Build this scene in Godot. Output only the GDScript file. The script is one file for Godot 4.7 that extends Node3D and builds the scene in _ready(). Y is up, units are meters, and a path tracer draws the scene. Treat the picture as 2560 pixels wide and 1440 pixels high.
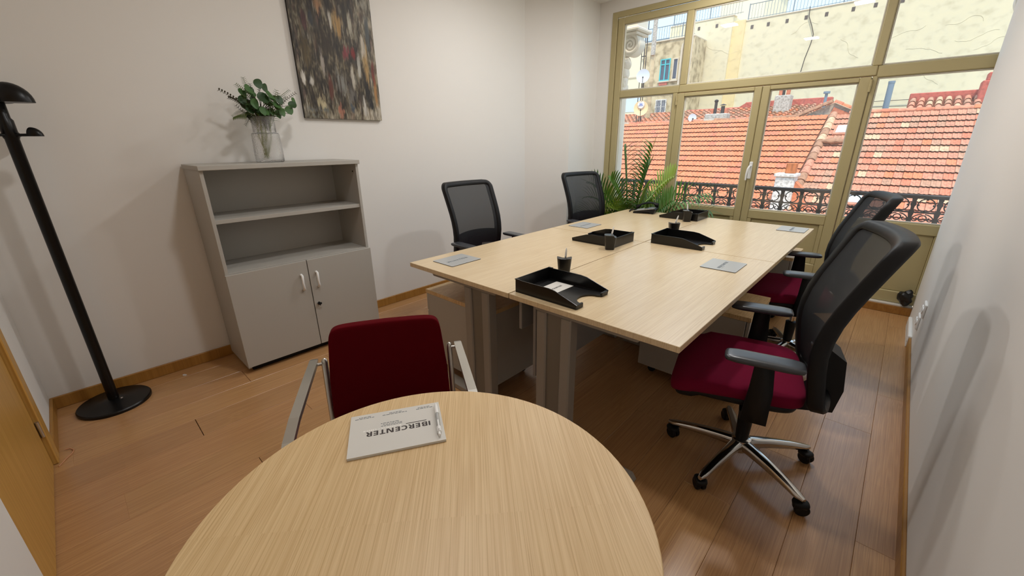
extends Node3D
# A shared office: four oak desks, mesh chairs, a cabinet, a round table and a balcony window over tiled roofs.

var M := {}
var names := {}
var rng := RandomNumberGenerator.new()
const CEIL := 2.85
const XL := -1.2205
const XR := 2.3187
const ZB := 1.635
const ZW := -3.308

# ------------------------------------------------------------------ mesh helper
class B:
	var st := SurfaceTool.new()
	var g := 1
	func _init() -> void:
		st.begin(Mesh.PRIMITIVE_TRIANGLES)
		flat()
	func flat() -> B:
		st.set_smooth_group(-1)
		return self
	func smooth() -> B:
		g += 1
		st.set_smooth_group(g)
		return self
	func t(a: Vector3, b: Vector3, c: Vector3) -> void:
		st.add_vertex(a)
		st.add_vertex(b)
		st.add_vertex(c)
	func q(a: Vector3, b: Vector3, c: Vector3, d: Vector3) -> void:
		t(a, b, c)
		t(a, c, d)
	func quv(a: Vector3, b: Vector3, c: Vector3, d: Vector3) -> void:
		var p := [a, b, c, a, c, d]
		var u := [Vector2(0, 1), Vector2(0, 0), Vector2(1, 0), Vector2(0, 1), Vector2(1, 0), Vector2(1, 1)]
		for i in 6:
			st.set_uv(u[i])
			st.add_vertex(p[i])
	# chamfered box round centre c
	func box(c: Vector3, s: Vector3, b := 0.0, x := Transform3D.IDENTITY) -> B:
		flat()
		var h := s * 0.5
		var f := func(i: int, sx: float, sy: float, sz: float) -> Vector3:
			var v := Vector3(sx * (h.x - (0.0 if i == 0 else b)), sy * (h.y - (0.0 if i == 1 else b)), sz * (h.z - (0.0 if i == 2 else b)))
			return x * (c + v)
		for sg in [-1.0, 1.0]:
			var fl: bool = sg < 0
			oq(f.call(0, sg, -1, -1), f.call(0, sg, 1, -1), f.call(0, sg, 1, 1), f.call(0, sg, -1, 1), fl)
			oq(f.call(1, -1, sg, -1), f.call(1, -1, sg, 1), f.call(1, 1, sg, 1), f.call(1, 1, sg, -1), fl)
			oq(f.call(2, -1, -1, sg), f.call(2, 1, -1, sg), f.call(2, 1, 1, sg), f.call(2, -1, 1, sg), fl)
		if b > 0.0:
			for s1 in [-1.0, 1.0]:
				for s2 in [-1.0, 1.0]:
					var fl2: bool = s1 * s2 > 0
					oq(f.call(0, s1, s2, -1), f.call(0, s1, s2, 1), f.call(1, s1, s2, 1), f.call(1, s1, s2, -1), fl2)
					oq(f.call(1, -1, s1, s2), f.call(1, 1, s1, s2), f.call(2, 1, s1, s2), f.call(2, -1, s1, s2), fl2)
					oq(f.call(2, s2, -1, s1), f.call(2, s2, 1, s1), f.call(0, s2, 1, s1), f.call(0, s2, -1, s1), fl2)
					for s3 in [-1.0, 1.0]:
						if s1 * s2 * s3 < 0:
							t(f.call(0, s1, s2, s3), f.call(1, s1, s2, s3), f.call(2, s1, s2, s3))
						else:
							t(f.call(0, s1, s2, s3), f.call(2, s1, s2, s3), f.call(1, s1, s2, s3))
		return self
	func oq(a: Vector3, b: Vector3, c: Vector3, d: Vector3, fl: bool) -> void:
		if fl:
			q(a, b, c, d)
		else:
			q(d, c, b, a)
	# box given by its two corners
	func bb(a: Vector3, e: Vector3, b := 0.0) -> B:
		return box((a + e) * 0.5, (e - a).abs(), b)
	# turned shape: profile of (radius, height); sharp corners split the shading
	func lathe(pr: Array, n := 32, x := Transform3D.IDENTITY) -> B:
		smooth()
		for i in pr.size() - 1:
			var p: Vector2 = pr[i]
			var r: Vector2 = pr[i + 1]
			if i > 0:
				var o: Vector2 = pr[i - 1]
				if absf((p - o).angle_to(r - p)) > 0.6:
					smooth()
			for k in n:
				var a := TAU * k / n
				var c := TAU * (k + 1) / n
				var v1 := x * Vector3(p.x * cos(a), p.y, p.x * sin(a))
				var v2 := x * Vector3(p.x * cos(c), p.y, p.x * sin(c))
				var v3 := x * Vector3(r.x * cos(c), r.y, r.x * sin(c))
				var v4 := x * Vector3(r.x * cos(a), r.y, r.x * sin(a))
				if p.x > 0.0:
					t(v1, v2, v3)
				if r.x > 0.0:
					t(v1, v3, v4)
		return self
	# surface through rings of equally many points
	func loft(rings: Array, ring_closed := true, caps := true, loop := false) -> B:
		smooth()
		var m: int = rings[0].size()
		var n := rings.size()
		for i in (n if loop else n - 1):
			var a: Array = rings[i]
			var b: Array = rings[(i + 1) % n]
			for k in (m if ring_closed else m - 1):
				var l := (k + 1) % m
				q(a[k], a[l], b[l], b[k])
		if caps and not loop:
			for e in [0, n - 1]:
				smooth()
				var r: Array = rings[e]
				var c := Vector3.ZERO
				for p in r:
					c += p
				c /= m
				for k in m:
					if e == 0:
						t(c, r[(k + 1) % m], r[k])
					else:
						t(c, r[k], r[(k + 1) % m])
		return self
	# tube along points; rad is a number or one per point
	func tube(pts: Array, rad, n := 8, flat_k := 1.0, loop := false) -> B:
		var rings := []
		var up := Vector3(0.13, 0.97, 0.21).normalized()
		var m := pts.size()
		for i in m:
			var d: Vector3
			if loop:
				d = pts[(i + 1) % m] - pts[(i + m - 1) % m]
			else:
				d = pts[mini(i + 1, m - 1)] - pts[maxi(i - 1, 0)]
			d = d.normalized()
			if absf(d.dot(up)) > 0.95:
				up = Vector3(1, 0.1, 0.05).normalized()
			var s := d.cross(up).normalized()
			var w := s.cross(d).normalized()
			up = w
			var r: float = rad[i] if rad is Array else rad
			var ring := []
			for k in n:
				var a := TAU * k / n
				ring.append(pts[i] + s * cos(a) * r + w * sin(a) * r * flat_k)
			rings.append(ring)
		return loft(rings, true, true, loop)
	# flat outline in the xy plane pushed along z from 0 to depth
	func prism(poly: PackedVector2Array, depth: float, x := Transform3D.IDENTITY) -> B:
		flat()
		var ix := Geometry2D.triangulate_polygon(poly)
		for i in range(0, ix.size(), 3):
			var p := [poly[ix[i]], poly[ix[i + 1]], poly[ix[i + 2]]]
			t(x * Vector3(p[0].x, p[0].y, 0), x * Vector3(p[1].x, p[1].y, 0), x * Vector3(p[2].x, p[2].y, 0))
			t(x * Vector3(p[0].x, p[0].y, depth), x * Vector3(p[2].x, p[2].y, depth), x * Vector3(p[1].x, p[1].y, depth))
		for i in poly.size():
			var a := poly[i]
			var b := poly[(i + 1) % poly.size()]
			q(x * Vector3(a.x, a.y, 0), x * Vector3(a.x, a.y, depth), x * Vector3(b.x, b.y, depth), x * Vector3(b.x, b.y, 0))
		return self
	# rounded block (superellipsoid); bend(v) may reshape it
	func pillow(c: Vector3, h: Vector3, ev := 0.35, eh := 0.3, nu := 36, nv := 14, bend = null) -> B:
		var rings := []
		for j in nv + 1:
			var la := -PI / 2 + PI * j / nv
			var cl := pow(maxf(cos(la), 0.0), ev)
			var sl := signf(sin(la)) * pow(absf(sin(la)), ev)
			var ring := []
			for k in nu:
				var a := TAU * k / nu
				var v := Vector3(h.x * cl * signf(cos(a)) * pow(absf(cos(a)), eh), h.y * sl, h.z * cl * signf(sin(a)) * pow(absf(sin(a)), eh)) + c
				ring.append(bend.call(v) if bend != null else v)
			rings.append(ring)
		return loft(rings, true, false)
	func mesh() -> ArrayMesh:
		st.generate_normals()
		return st.commit()

# ------------------------------------------------------------------ scene helpers
func numbered(n: String) -> String:
	if not names.has(n):
		names[n] = 0
		return n
	names[n] += 1
	return "%s_%03d" % [n, names[n]]

func thing(called: String, label: String, category: String, at := Vector3.ZERO, turn := 0.0, group := "") -> Node3D:
	var o := Node3D.new()
	o.name = numbered(called)
	add_child(o)
	o.position = at
	o.rotation.y = turn
	return tag(o, label, category, group)

func tag(o: Node3D, label: String, category: String, group := "") -> Node3D:
	o.set_meta("label", label)
	o.set_meta("category", category)
	if group:
		o.set_meta("group", group)
	return o

func part(parent: Node3D, called: String, m: Mesh, mt: Material, at := Vector3.ZERO) -> MeshInstance3D:
	var o := MeshInstance3D.new()
	o.name = called
	o.mesh = m
	o.material_override = mt
	o.position = at
	parent.add_child(o, true)
	return o

func struct(called: String, m: Mesh, mt: Material) -> MeshInstance3D:
	var o := part(self, called, m, mt)
	o.set_meta("kind", "structure")
	return o

func struct_root(called: String) -> Node3D:
	var o := Node3D.new()
	o.name = called
	add_child(o)
	o.set_meta("kind", "structure")
	return o

func copy(o: Node3D, at: Vector3, turn: float, label: String) -> Node3D:
	var c: Node3D = o.duplicate()
	c.name = numbered(String(o.name).get_slice("_00", 0))
	add_child(c)
	c.position = at
	c.rotation.y = turn
	c.set_meta("label", label)
	return c

func bx(c: Vector3, s: Vector3, b := 0.0) -> ArrayMesh:
	return B.new().box(c, s, b).mesh()

func bc(a: Vector3, e: Vector3, b := 0.0) -> ArrayMesh:
	return B.new().bb(a, e, b).mesh()

func V(x: float, y: float, z: float) -> Vector3:
	return Vector3(x, y, z)

func col(r: int, g: int, b: int, a := 1.0) -> Color:
	return Color(r / 255.0, g / 255.0, b / 255.0, a)

func mat(key: String, c: Color, rough := 0.6, metal := 0.0) -> StandardMaterial3D:
	var m := StandardMaterial3D.new()
	m.resource_name = key
	m.albedo_color = c
	m.roughness = rough
	m.metallic = metal
	M[key] = m
	return m

func tri(m: StandardMaterial3D, tex: Texture2D, scale: Vector3, offset := Vector3.ZERO, world := false) -> StandardMaterial3D:
	m.albedo_texture = tex
	m.uv1_triplanar = true
	m.uv1_world_triplanar = world
	m.uv1_triplanar_sharpness = 8.0
	m.uv1_scale = scale
	m.uv1_offset = offset
	return m

func noise_tex(sd: int, freq: float, stops: Array, octaves := 4, size := 512) -> NoiseTexture2D:
	var n := FastNoiseLite.new()
	n.seed = sd
	n.frequency = freq
	n.fractal_octaves = octaves
	var g := Gradient.new()
	var off := PackedFloat32Array()
	var cs := PackedColorArray()
	for s in stops:
		off.append(s[0])
		cs.append(s[1])
	g.offsets = off
	g.colors = cs
	var t := NoiseTexture2D.new()
	t.width = size
	t.height = size
	t.seamless = true
	t.noise = n
	t.color_ramp = g
	return t

func strip_noise(sd: int, freq: float, w: int, thin: int, h: int) -> PackedByteArray:
	var n := FastNoiseLite.new()
	n.seed = sd
	n.frequency = freq
	n.fractal_octaves = 3
	var im := n.get_seamless_image(w, thin)
	im.convert(Image.FORMAT_L8)
	im.resize(w, h, Image.INTERPOLATE_CUBIC)
	return im.get_data()

# wood: the grain runs along the picture's height
func wood(sd: int, light: Color, mid: Color, dark: Color, bands: float, pores: float) -> ImageTexture:
	var w := 768
	var h := 768
	var a := strip_noise(sd, 0.012, w, 96, h)
	var b := strip_noise(sd + 1, 0.09, w, 9, h)
	var c := strip_noise(sd + 2, 0.2, w, 16, h)
	var out := PackedByteArray()
	out.resize(w * h * 3)
	for i in w * h:
		var v1 := a[i] / 255.0
		var ring := 0.5 + 0.5 * sin(v1 * bands)
		var v2 := b[i] / 255.0
		var v3 := c[i] / 255.0
		var k := clampf(0.45 * ring + 0.75 * (v2 - 0.3), 0.0, 1.0)
		var cl := light.lerp(mid, k)
		var p := clampf((v3 - 0.56) * 5.0, 0.0, 1.0) * pores
		cl = cl.lerp(dark, p)
		out[i * 3] = int(cl.r * 255)
		out[i * 3 + 1] = int(cl.g * 255)
		out[i * 3 + 2] = int(cl.b * 255)
	return ImageTexture.create_from_image(Image.create_from_data(w, h, false, Image.FORMAT_RGB8, out))

func text(parent: Node3D, called: String, words: String, height: float, xf: Transform3D, mt: Material, bold := true, wide := 1.0) -> MeshInstance3D:
	var f := SystemFont.new()
	f.font_names = PackedStringArray(["Droid Sans"])
	f.font_weight = 700 if bold else 400
	var tm := TextMesh.new()
	tm.font = f
	tm.text = words
	tm.font_size = 32
	tm.pixel_size = height / 24.0
	tm.depth = 0.0004
	tm.curve_step = 4.0
	var o := part(parent, called, tm, mt)
	o.transform = xf * Transform3D(Basis.from_scale(V(wide, 1, 1)), Vector3.ZERO)
	return o

# the printed name: plain bar for its first letter, set in a given width and height
func logo(parent: Node3D, xf: Transform3D, width: float, height: float, mt: Material) -> void:
	var f := SystemFont.new()
	f.font_names = PackedStringArray(["Droid Sans"])
	f.font_weight = 700
	var tm := TextMesh.new()
	tm.font = f
	tm.text = "BERCENTER"
	tm.font_size = 32
	tm.pixel_size = 0.001
	tm.depth = 0.01
	tm.curve_step = 3.0
	var bx0 := tm.get_aabb()
	var stem := height * 0.24
	var gap := height * 0.2
	var s := V((width - stem - gap) / bx0.size.x, height / bx0.size.y, 0.0004 / bx0.size.z)
	var o := part(parent, "lettering", tm, mt)
	o.transform = xf * Transform3D(Basis.from_scale(s), V(-width / 2 + stem + gap - bx0.position.x * s.x, -height / 2 - bx0.position.y * s.y, 0))
	var i := part(parent, "lettering", bc(V(-width / 2, -height / 2, -0.0002), V(-width / 2 + stem, height / 2, 0.0002)), mt)
	i.transform = xf

# lies on a horizontal surface: u is the reading direction, v the letters' up
func lying(at: Vector3, u: Vector3, v: Vector3) -> Transform3D:
	return Transform3D(Basis(u.normalized(), v.normalized(), Vector3.UP), at)

func _ready() -> void:
	rng.seed = 7
	view_and_light()
	materials()
	room()
	window_wall()
	desks()
	cabinet()
	round_table()
	chairs()
	visitor_chair()
	desk_items()
	coat_stand()
	palm()
	bouquet()
	painting()
	small_things()
	balcony()
	roofs()
	far_buildings()

# ------------------------------------------------------------------ camera, sky, sun, exposure
func view_and_light() -> void:
	var cam := Camera3D.new()
	cam.name = "camera"
	cam.position = V(2.0316, 1.3997, 1.2941)
	cam.rotation = V(-0.3406, 0.7512, -0.0107)
	cam.fov = 70.24
	cam.near = 0.05
	cam.far = 200.0
	add_child(cam)
	cam.current = true
	var sky := ProceduralSkyMaterial.new()
	sky.sky_top_color = col(176, 205, 232)
	sky.sky_horizon_color = col(174, 200, 218)
	sky.sky_curve = 0.25
	sky.ground_bottom_color = col(150, 140, 128)
	sky.ground_horizon_color = col(190, 185, 175)
	var e := Environment.new()
	e.background_mode = Environment.BG_SKY
	e.sky = Sky.new()
	e.sky.sky_material = sky
	e.background_energy_multiplier = 2.2
	e.tonemap_mode = Environment.TONE_MAPPER_LINEAR
	e.tonemap_exposure = 1.0
	e.sdfgi_enabled = true
	e.ssao_enabled = true
	e.ssil_enabled = true
	var we := WorldEnvironment.new()
	we.name = "world"
	we.environment = e
	add_child(we)
	# the sun stands high behind this building: it lights the roofs and the party wall opposite
	var sun := DirectionalLight3D.new()
	sun.name = "sun"
	sun.rotation_degrees = V(-62, 24, 0)
	sun.light_color = col(255, 244, 226)
	sun.light_energy = 1.25
	sun.light_angular_distance = 6.0
	sun.shadow_enabled = true
	add_child(sun)
	# round LED downlights in the ceiling, staggered two and one; three of them show as reflections in the panes
	mat("lamp_rim", col(240, 240, 238), 0.5)
	var lens := mat("lamp_lens", col(255, 250, 240), 0.5)
	lens.emission_enabled = true
	lens.emission = col(255, 249, 240)
	lens.emission_energy_multiplier = 9.0
	var spots := [[-0.1, -1.45, "recessed ceiling downlight near the left wall and window"], [1.28, -1.4, "recessed ceiling downlight near the right wall and window"], [0.55, 0.25, "recessed ceiling downlight over the near end of the desks"], [0.58, -2.75, "recessed ceiling downlight closest to the balcony doors"]]
	for s in spots:
		var t := thing("ceiling_light", s[2], "ceiling light", V(s[0], CEIL, s[1]), 0, "round LED downlights")
		part(t, "rim", B.new().lathe([Vector2(0.095, -0.002), Vector2(0.118, -0.003), Vector2(0.12, -0.008), Vector2(0.112, -0.014), Vector2(0.1, -0.014), Vector2(0.095, -0.002)], 40).mesh(), M.lamp_rim)
		part(t, "lens", B.new().lathe([Vector2(0, -0.004), Vector2(0.098, -0.004), Vector2(0.098, -0.009), Vector2(0, -0.009)], 40).mesh(), lens)
		var l := AreaLight3D.new()
		l.name = "light"
		t.add_child(l)
		l.position = V(0, -0.018, 0)
		l.rotation_degrees = V(-90, 0, 0)
		l.area_size = Vector2(0.17, 0.17)
		l.area_range = 20.0
		l.area_attenuation = 2.0
		l.light_color = col(253, 252, 252)
		l.light_energy = 1.35
		l.shadow_enabled = true

func materials() -> void:
	mat("wall", col(232, 229, 224), 0.85)
	mat("ceiling", col(244, 243, 240), 0.9)
	M.floor_tex = wood(11, col(198, 154, 104), col(174, 129, 82), col(138, 97, 58), 26.0, 0.4)
	M.oak_tex = wood(31, col(224, 194, 146), col(208, 174, 124), col(182, 144, 94), 18.0, 0.5)
	M.desk_tex = wood(41, col(224, 202, 164), col(211, 185, 144), col(188, 156, 112), 18.0, 0.45)
	M.door_tex = wood(51, col(206, 160, 84), col(186, 138, 62), col(150, 104, 44), 14.0, 0.25)
	M.planks = []
	for i in 6:
		var k := 0.96 + 0.012 * i
		var m := tri(mat("plank%d" % i, Color(k, k * (0.985 + 0.006 * (i % 3)), k), 0.3), M.floor_tex, V(2.6, 2.6, 0.55), V(0.37 * i, 0.11 * i, 0.29 * i))
		m.metallic_specular = 0.72
		M.planks.append(m)
	tri(mat("desk_oak", Color.WHITE, 0.28), M.desk_tex, V(2.2, 2.2, 0.7)).metallic_specular = 0.7
	tri(mat("table_oak", Color.WHITE, 0.42), M.oak_tex, V(2.6, 2.6, 0.8))
	tri(mat("ped_oak", Color.WHITE, 0.45), M.oak_tex, V(0.8, 2.0, 3.0))
	tri(mat("base_wood", col(214, 200, 178), 0.45), M.door_tex, V(6.0, 0.8, 0.6))
	tri(mat("base_dark", col(196, 178, 160), 0.45), M.door_tex, V(0.6, 6.0, 6.0))
	tri(mat("door_wood", Color.WHITE, 0.4), M.door_tex, V(2.0, 0.5, 2.0))
	mat("subfloor", col(70, 48, 30), 0.9)
	mat("grey_melamine", col(176, 172, 164), 0.5)
	mat("grey_leg", col(150, 143, 133), 0.45, 0.0)
	mat("grey_leg_dark", col(122, 115, 105), 0.45)
	mat("grey_panel", col(150, 147, 144), 0.55)
	mat("black_plastic", col(14, 14, 16), 0.5).metallic_specular = 0.4
	mat("black_gloss", col(10, 10, 11), 0.3)
	mat("black_metal", col(12, 11, 11), 0.34).metallic_specular = 0.4
	mat("pad_black", col(58, 60, 64), 0.3)
	mat("alu", col(205, 203, 200), 0.14, 1.0)
	mat("satin", col(196, 193, 186), 0.3, 0.9)
	mat("chrome", col(220, 220, 222), 0.08, 1.0)
	mat("crimson", col(110, 11, 44), 0.95).metallic_specular = 0.25
	M.crimson.rim_enabled = true
	M.crimson.rim = 0.3
	M.crimson.rim_tint = 0.8
	mat("maroon", col(84, 0, 9), 0.95).metallic_specular = 0.25
	M.maroon.rim_enabled = true
	M.maroon.rim = 0.3
	M.maroon.rim_tint = 1.0
	var ms := mat("chair_mesh", col(20, 23, 27, 0.87), 0.7)
	ms.transparency = BaseMaterial3D.TRANSPARENCY_ALPHA
	mat("frame_paint", col(178, 164, 120), 0.45)
	mat("bead", col(204, 198, 182), 0.5)
	mat("gap", col(40, 34, 24), 0.8)
	mat("white_plastic", col(238, 238, 236), 0.35)
	mat("marble", col(214, 208, 198), 0.4)
	mat("iron", col(34, 34, 38), 0.45)
	var gl := mat("glass", col(255, 255, 255, 0.03), 0.0)
	gl.transparency = BaseMaterial3D.TRANSPARENCY_ALPHA
	var vg := mat("vase_glass", col(255, 255, 255, 0.05), 0.03)
	vg.transparency = BaseMaterial3D.TRANSPARENCY_ALPHA
	vg.refraction_enabled = true
	vg.refraction_scale = 0.05
	var hn := FastNoiseLite.new()
	hn.seed = 21
	hn.frequency = 0.05
	var ht := NoiseTexture2D.new()
	ht.width = 256
	ht.height = 256
	ht.seamless = true
	ht.as_normal_map = true
	ht.bump_strength = 6.0
	ht.noise = hn
	vg.normal_enabled = true
	vg.normal_texture = ht
	vg.normal_scale = 0.5
	vg.uv1_triplanar = true
	vg.uv1_scale = V(9, 9, 9)
	mat("paper", col(214, 211, 204), 0.6)
	mat("mouse_top", col(172, 174, 173), 0.3).metallic_specular = 0.65
	mat("ink", col(58, 50, 48), 0.7)
	mat("ink_grey", col(108, 116, 122), 0.7)
	mat("ink_white", col(246, 244, 240), 0.7)
	mat("stone", col(226, 218, 202), 0.8)

# ------------------------------------------------------------------ the room
func room() -> void:
	var fl := struct("floor", bc(V(XL - 0.1, -0.08, ZW - 0.05), V(XR + 0.1, -0.012, ZB + 0.1)), M.subfloor)
	var pw := 0.193
	var meshes := {}
	var i := 0
	var x := XL - 0.06
	while x < XR + 0.02:
		var z := ZB + 0.08 - 1.26 * fposmod(i * 0.37, 1.0)
		var z1 := ZB + 0.08
		while z1 > -3.25:
			var z0 := maxf(z, -3.25)
			if z1 - z0 > 0.02:
				var ln := snappedf(z1 - z0, 0.01)
				var xe := minf(x + pw, XR + 0.04)
				var key := "%.2f %.3f" % [ln, xe - x]
				if not meshes.has(key):
					meshes[key] = bx(Vector3.ZERO, V(xe - x - 0.0008, 0.012, ln - 0.0006), 0.0009)
				part(fl, "plank", meshes[key], M.planks[rng.randi() % 6], V((x + xe) / 2, -0.006, (z0 + z1) / 2))
			z1 = z0
			z = z0 - 1.26
		x += pw
		i += 1
	struct("ceiling", bc(V(XL - 0.1, CEIL, ZW - 0.1), V(XR + 0.1, CEIL + 0.12, ZB + 0.1)), M.ceiling)
	struct("wall_left", bc(V(XL - 0.12, 0, ZW - 0.1), V(XL, CEIL, ZB + 0.12)), M.wall)
	struct("wall_right", bc(V(XR, 0, ZW + 0.03), V(XR + 0.12, CEIL, ZB + 0.12)), M.wall)
	# splayed pier between the left wall and the window
	var pier := PackedVector2Array([Vector2(XL, 2.427), Vector2(-0.869, 2.79), Vector2(-0.869, 3.41), Vector2(XL, 3.41)])
	struct("wall_pier", B.new().prism(pier, CEIL, Transform3D(Basis(V(1, 0, 0), V(0, 0, -1), V(0, 1, 0)), Vector3.ZERO)).mesh(), M.wall)
	# the back wall with its door
	var wb := B.new()
	wb.bb(V(XL, 0, ZB), V(-0.60, CEIL, ZB + 0.12))
	wb.bb(V(0.33, 0, ZB), V(XR, CEIL, ZB + 0.12))
	wb.bb(V(-0.60, 2.06, ZB), V(0.33, CEIL, ZB + 0.12))
	struct("wall_back", wb.mesh(), M.wall)
	var d := struct_root("door_1")
	part(d, "leaf", bc(V(-0.574, 0.006, ZB + 0.004), V(0.312, 2.04, ZB + 0.044), 0.003), M.door_wood)
	part(d, "backing", bc(V(-0.62, 0.0, ZB + 0.06), V(0.35, 2.06, ZB + 0.1)), M.gap)
	part(d, "casing", bc(V(-0.682, 0, ZB - 0.014), V(-0.588, 2.13, ZB + 0.02), 0.004), M.door_wood)
	part(d, "casing", bc(V(-0.588, 2.05, ZB - 0.014), V(0.33, 2.13, ZB + 0.02), 0.004), M.door_wood)
	for hy in [0.2, 1.0, 1.8]:
		part(d, "hinge", B.new().lathe([Vector2(0, -0.04), Vector2(0.007, -0.04), Vector2(0.007, 0.04), Vector2(0, 0.04)], 10, Transform3D(Basis(), V(-0.581, hy, ZB - 0.004))).mesh(), M.satin)
	# baseboards
	struct("baseboard_left", bc(V(XL, 0, -2.44), V(XL + 0.014, 0.072, ZB), 0.003), M.base_wood)
	struct("baseboard_back", bc(V(XL + 0.014, 0, ZB - 0.014), V(-0.684, 0.072, ZB), 0.003), M.base_wood)
	struct("baseboard_right", bc(V(XR - 0.014, 0, -2.98), V(XR, 0.072, ZB), 0.003), M.base_wood)
	var cap := thing("baseboard_cap", "short white plastic trunking on the right baseboard below the sockets", "trunking", V(XR - 0.008, 0.0, -2.75))
	part(cap, "cover", bc(V(-0.013, 0.0, -0.23), V(0.008, 0.085, 0.23), 0.004), M.white_plastic)
	part(cap, "lid_seam", bc(V(-0.0145, 0.04, -0.228), V(-0.012, 0.043, 0.228)), M.grey_panel)
	# threshold step under the window
	struct("trim_1", bc(V(-0.868, 0, -3.27), V(XR, 0.066, -3.25), 0.002), M.base_dark)
	struct("trim_2", bc(V(-0.868, 0.0, -3.40), V(XR, 0.078, -3.27), 0.004), M.marble)
	# left return of the window wall and the lintel
	struct("wall_window", B.new().bb(V(-0.869, 0.078, -3.41), V(-0.70, CEIL, ZW)).bb(V(-0.70, 2.725, -3.41), V(XR + 0.12, CEIL, ZW)).mesh(), M.wall)

# one glazed panel: four bars round a pane
func window_wall() -> void:
	var f: Material = M.frame_paint
	var w := struct_root("window_1")
	var z0 := -3.378
	var z1 := -3.312
	# flat casing on the wall side, then the fixed frame
	part(w, "casing", bc(V(-0.702, 0.078, -3.33), V(-0.640, 2.727, -3.300), 0.003), f)
	part(w, "casing", bc(V(-0.640, 2.672, -3.33), V(XR, 2.727, -3.300), 0.003), f)
	part(w, "frame_stile", bc(V(-0.636, 0.078, z0), V(-0.560, 2.668, z1), 0.005), f)
	part(w, "frame_head", bc(V(-0.560, 2.600, z0), V(XR + 0.1, 2.668, z1), 0.005), f)
	part(w, "frame_stile", bc(V(2.345, 0.078, z0), V(2.42, 2.60, z1), 0.005), f)
	part(w, "transom", bc(V(-0.560, 1.872, z0), V(0.122, 1.943, z1), 0.006), f)
	part(w, "transom", bc(V(0.122, 1.872, z0), V(1.69, 1.943, z1 + 0.006), 0.006), f)
	part(w, "transom", bc(V(1.69, 1.858, z0), V(2.345, 1.943, z1), 0.006), f)
	part(w, "mullion", bc(V(0.122, 1.943, z0), V(0.186, 2.60, z1 + 0.004), 0.006), f)
	part(w, "mullion", bc(V(1.652, 1.943, z0), V(1.710, 2.60, z1 + 0.004), 0.006), f)
	part(w, "mullion", bc(V(0.062, 0.078, z0), V(0.112, 1.872, z1), 0.005), f)
	part(w, "mullion", bc(V(1.672, 0.078, z0), V(1.705, 1.872, z1), 0.005), f)
	part(w, "threshold", bc(V(0.112, 0.078, z0), V(1.672, 0.196, z1), 0.004), f)
	var panes := [[-0.560, 1.943, 0.122, 2.60], [0.186, 1.943, 1.652, 2.60], [1.710, 1.943, 2.345, 2.60], [-0.560, 0.752, 0.062, 1.872], [1.705, 0.752, 2.345, 1.858]]
	for p in panes:
		pane(w, p[0], p[1], p[2], p[3])
	# solid aprons of the two side lights
	for s in [[-0.560, 0.062], [1.705, 2.345]]:
		apron(w, s[0], s[1], 0.078, 0.752)
	var k := 2
	for s in [[0.116, 0.898, 0.186, 0.836], [0.902, 1.668, 0.964, 1.594]]:
		var d := struct_root("door_%d" % k)
		part(d, "stile", bc(V(s[0], 0.20, z0 + 0.004), V(s[2], 1.866, z1 + 0.008), 0.005), f)
		part(d, "stile", bc(V(s[3], 0.20, z0 + 0.004), V(s[1], 1.866, z1 + 0.008), 0.005), f)
		part(d, "top_rail", bc(V(s[2], 1.832, z0 + 0.004), V(s[3], 1.866, z1 + 0.008), 0.004), f)
		pane(d, s[2], 0.752, s[3], 1.832)
		apron(d, s[2], s[3], 0.20, 0.752)
		for hy in [0.285, 1.80]:
			var hx: float = s[0] - 0.003 if k == 2 else s[1] + 0.003
			part(d, "hinge", B.new().lathe([Vector2(0, -0.045), Vector2(0.009, -0.045), Vector2(0.009, -0.002), Vector2(0.0105, -0.002), Vector2(0.0105, 0.002), Vector2(0.009, 0.002), Vector2(0.009, 0.045), Vector2(0, 0.045)], 12, Transform3D(Basis(), V(hx, hy, z1 + 0.012))).mesh(), f)
		if k == 2:
			var h := part(d, "handle", B.new().box(V(0.918, 1.125, z1 + 0.013), V(0.03, 0.16, 0.014), 0.005).mesh(), M.white_plastic)
			part(h, "lever", B.new().tube([V(0.918, 1.165, z1 + 0.02), V(0.916, 1.165, z1 + 0.05), V(0.908, 1.14, z1 + 0.058), V(0.902, 1.09, z1 + 0.058), V(0.902, 1.035, z1 + 0.056)], [0.009, 0.009, 0.0095, 0.009, 0.007], 10).mesh(), M.white_plastic)
		k += 1

func pane(parent: Node3D, x0: float, y0: float, x1: float, y1: float) -> void:
	part(parent, "pane", bc(V(x0 - 0.004, y0 - 0.004, -3.349), V(x1 + 0.004, y1 + 0.004, -3.344)), M.glass)
	# glazing beads
	var b := B.new()
	var z0 := -3.344
	var z1 := -3.326
	var t := 0.012
	b.bb(V(x0, y0, z0), V(x1, y0 + t, z1), 0.003).bb(V(x0, y1 - t, z0), V(x1, y1, z1), 0.003)
	b.bb(V(x0, y0 + t, z0), V(x0 + t, y1 - t, z1), 0.003).bb(V(x1 - t, y0 + t, z0), V(x1, y1 - t, z1), 0.003)
	part(parent, "glazing_bead", b.mesh(), M.bead)

func apron(parent: Node3D, x0: float, x1: float, y0: float, y1: float) -> void:
	var f: Material = M.frame_paint
	part(parent, "mid_rail", bc(V(x0, y1 - 0.085, -3.376), V(x1, y1, -3.306), 0.006), f)
	part(parent, "bottom_rail", bc(V(x0, y0, -3.376), V(x1, y0 + 0.1, -3.306), 0.006), f)
	part(parent, "side_rail", bc(V(x0, y0 + 0.1, -3.376), V(x0 + 0.035, y1 - 0.085, -3.308), 0.005), f)
	part(parent, "side_rail", bc(V(x1 - 0.035, y0 + 0.1, -3.376), V(x1, y1 - 0.085, -3.308), 0.005), f)
	part(parent, "panel", bc(V(x0 + 0.035, y0 + 0.1, -3.370), V(x1 - 0.035, y1 - 0.085, -3.326), 0.004), f)

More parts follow.
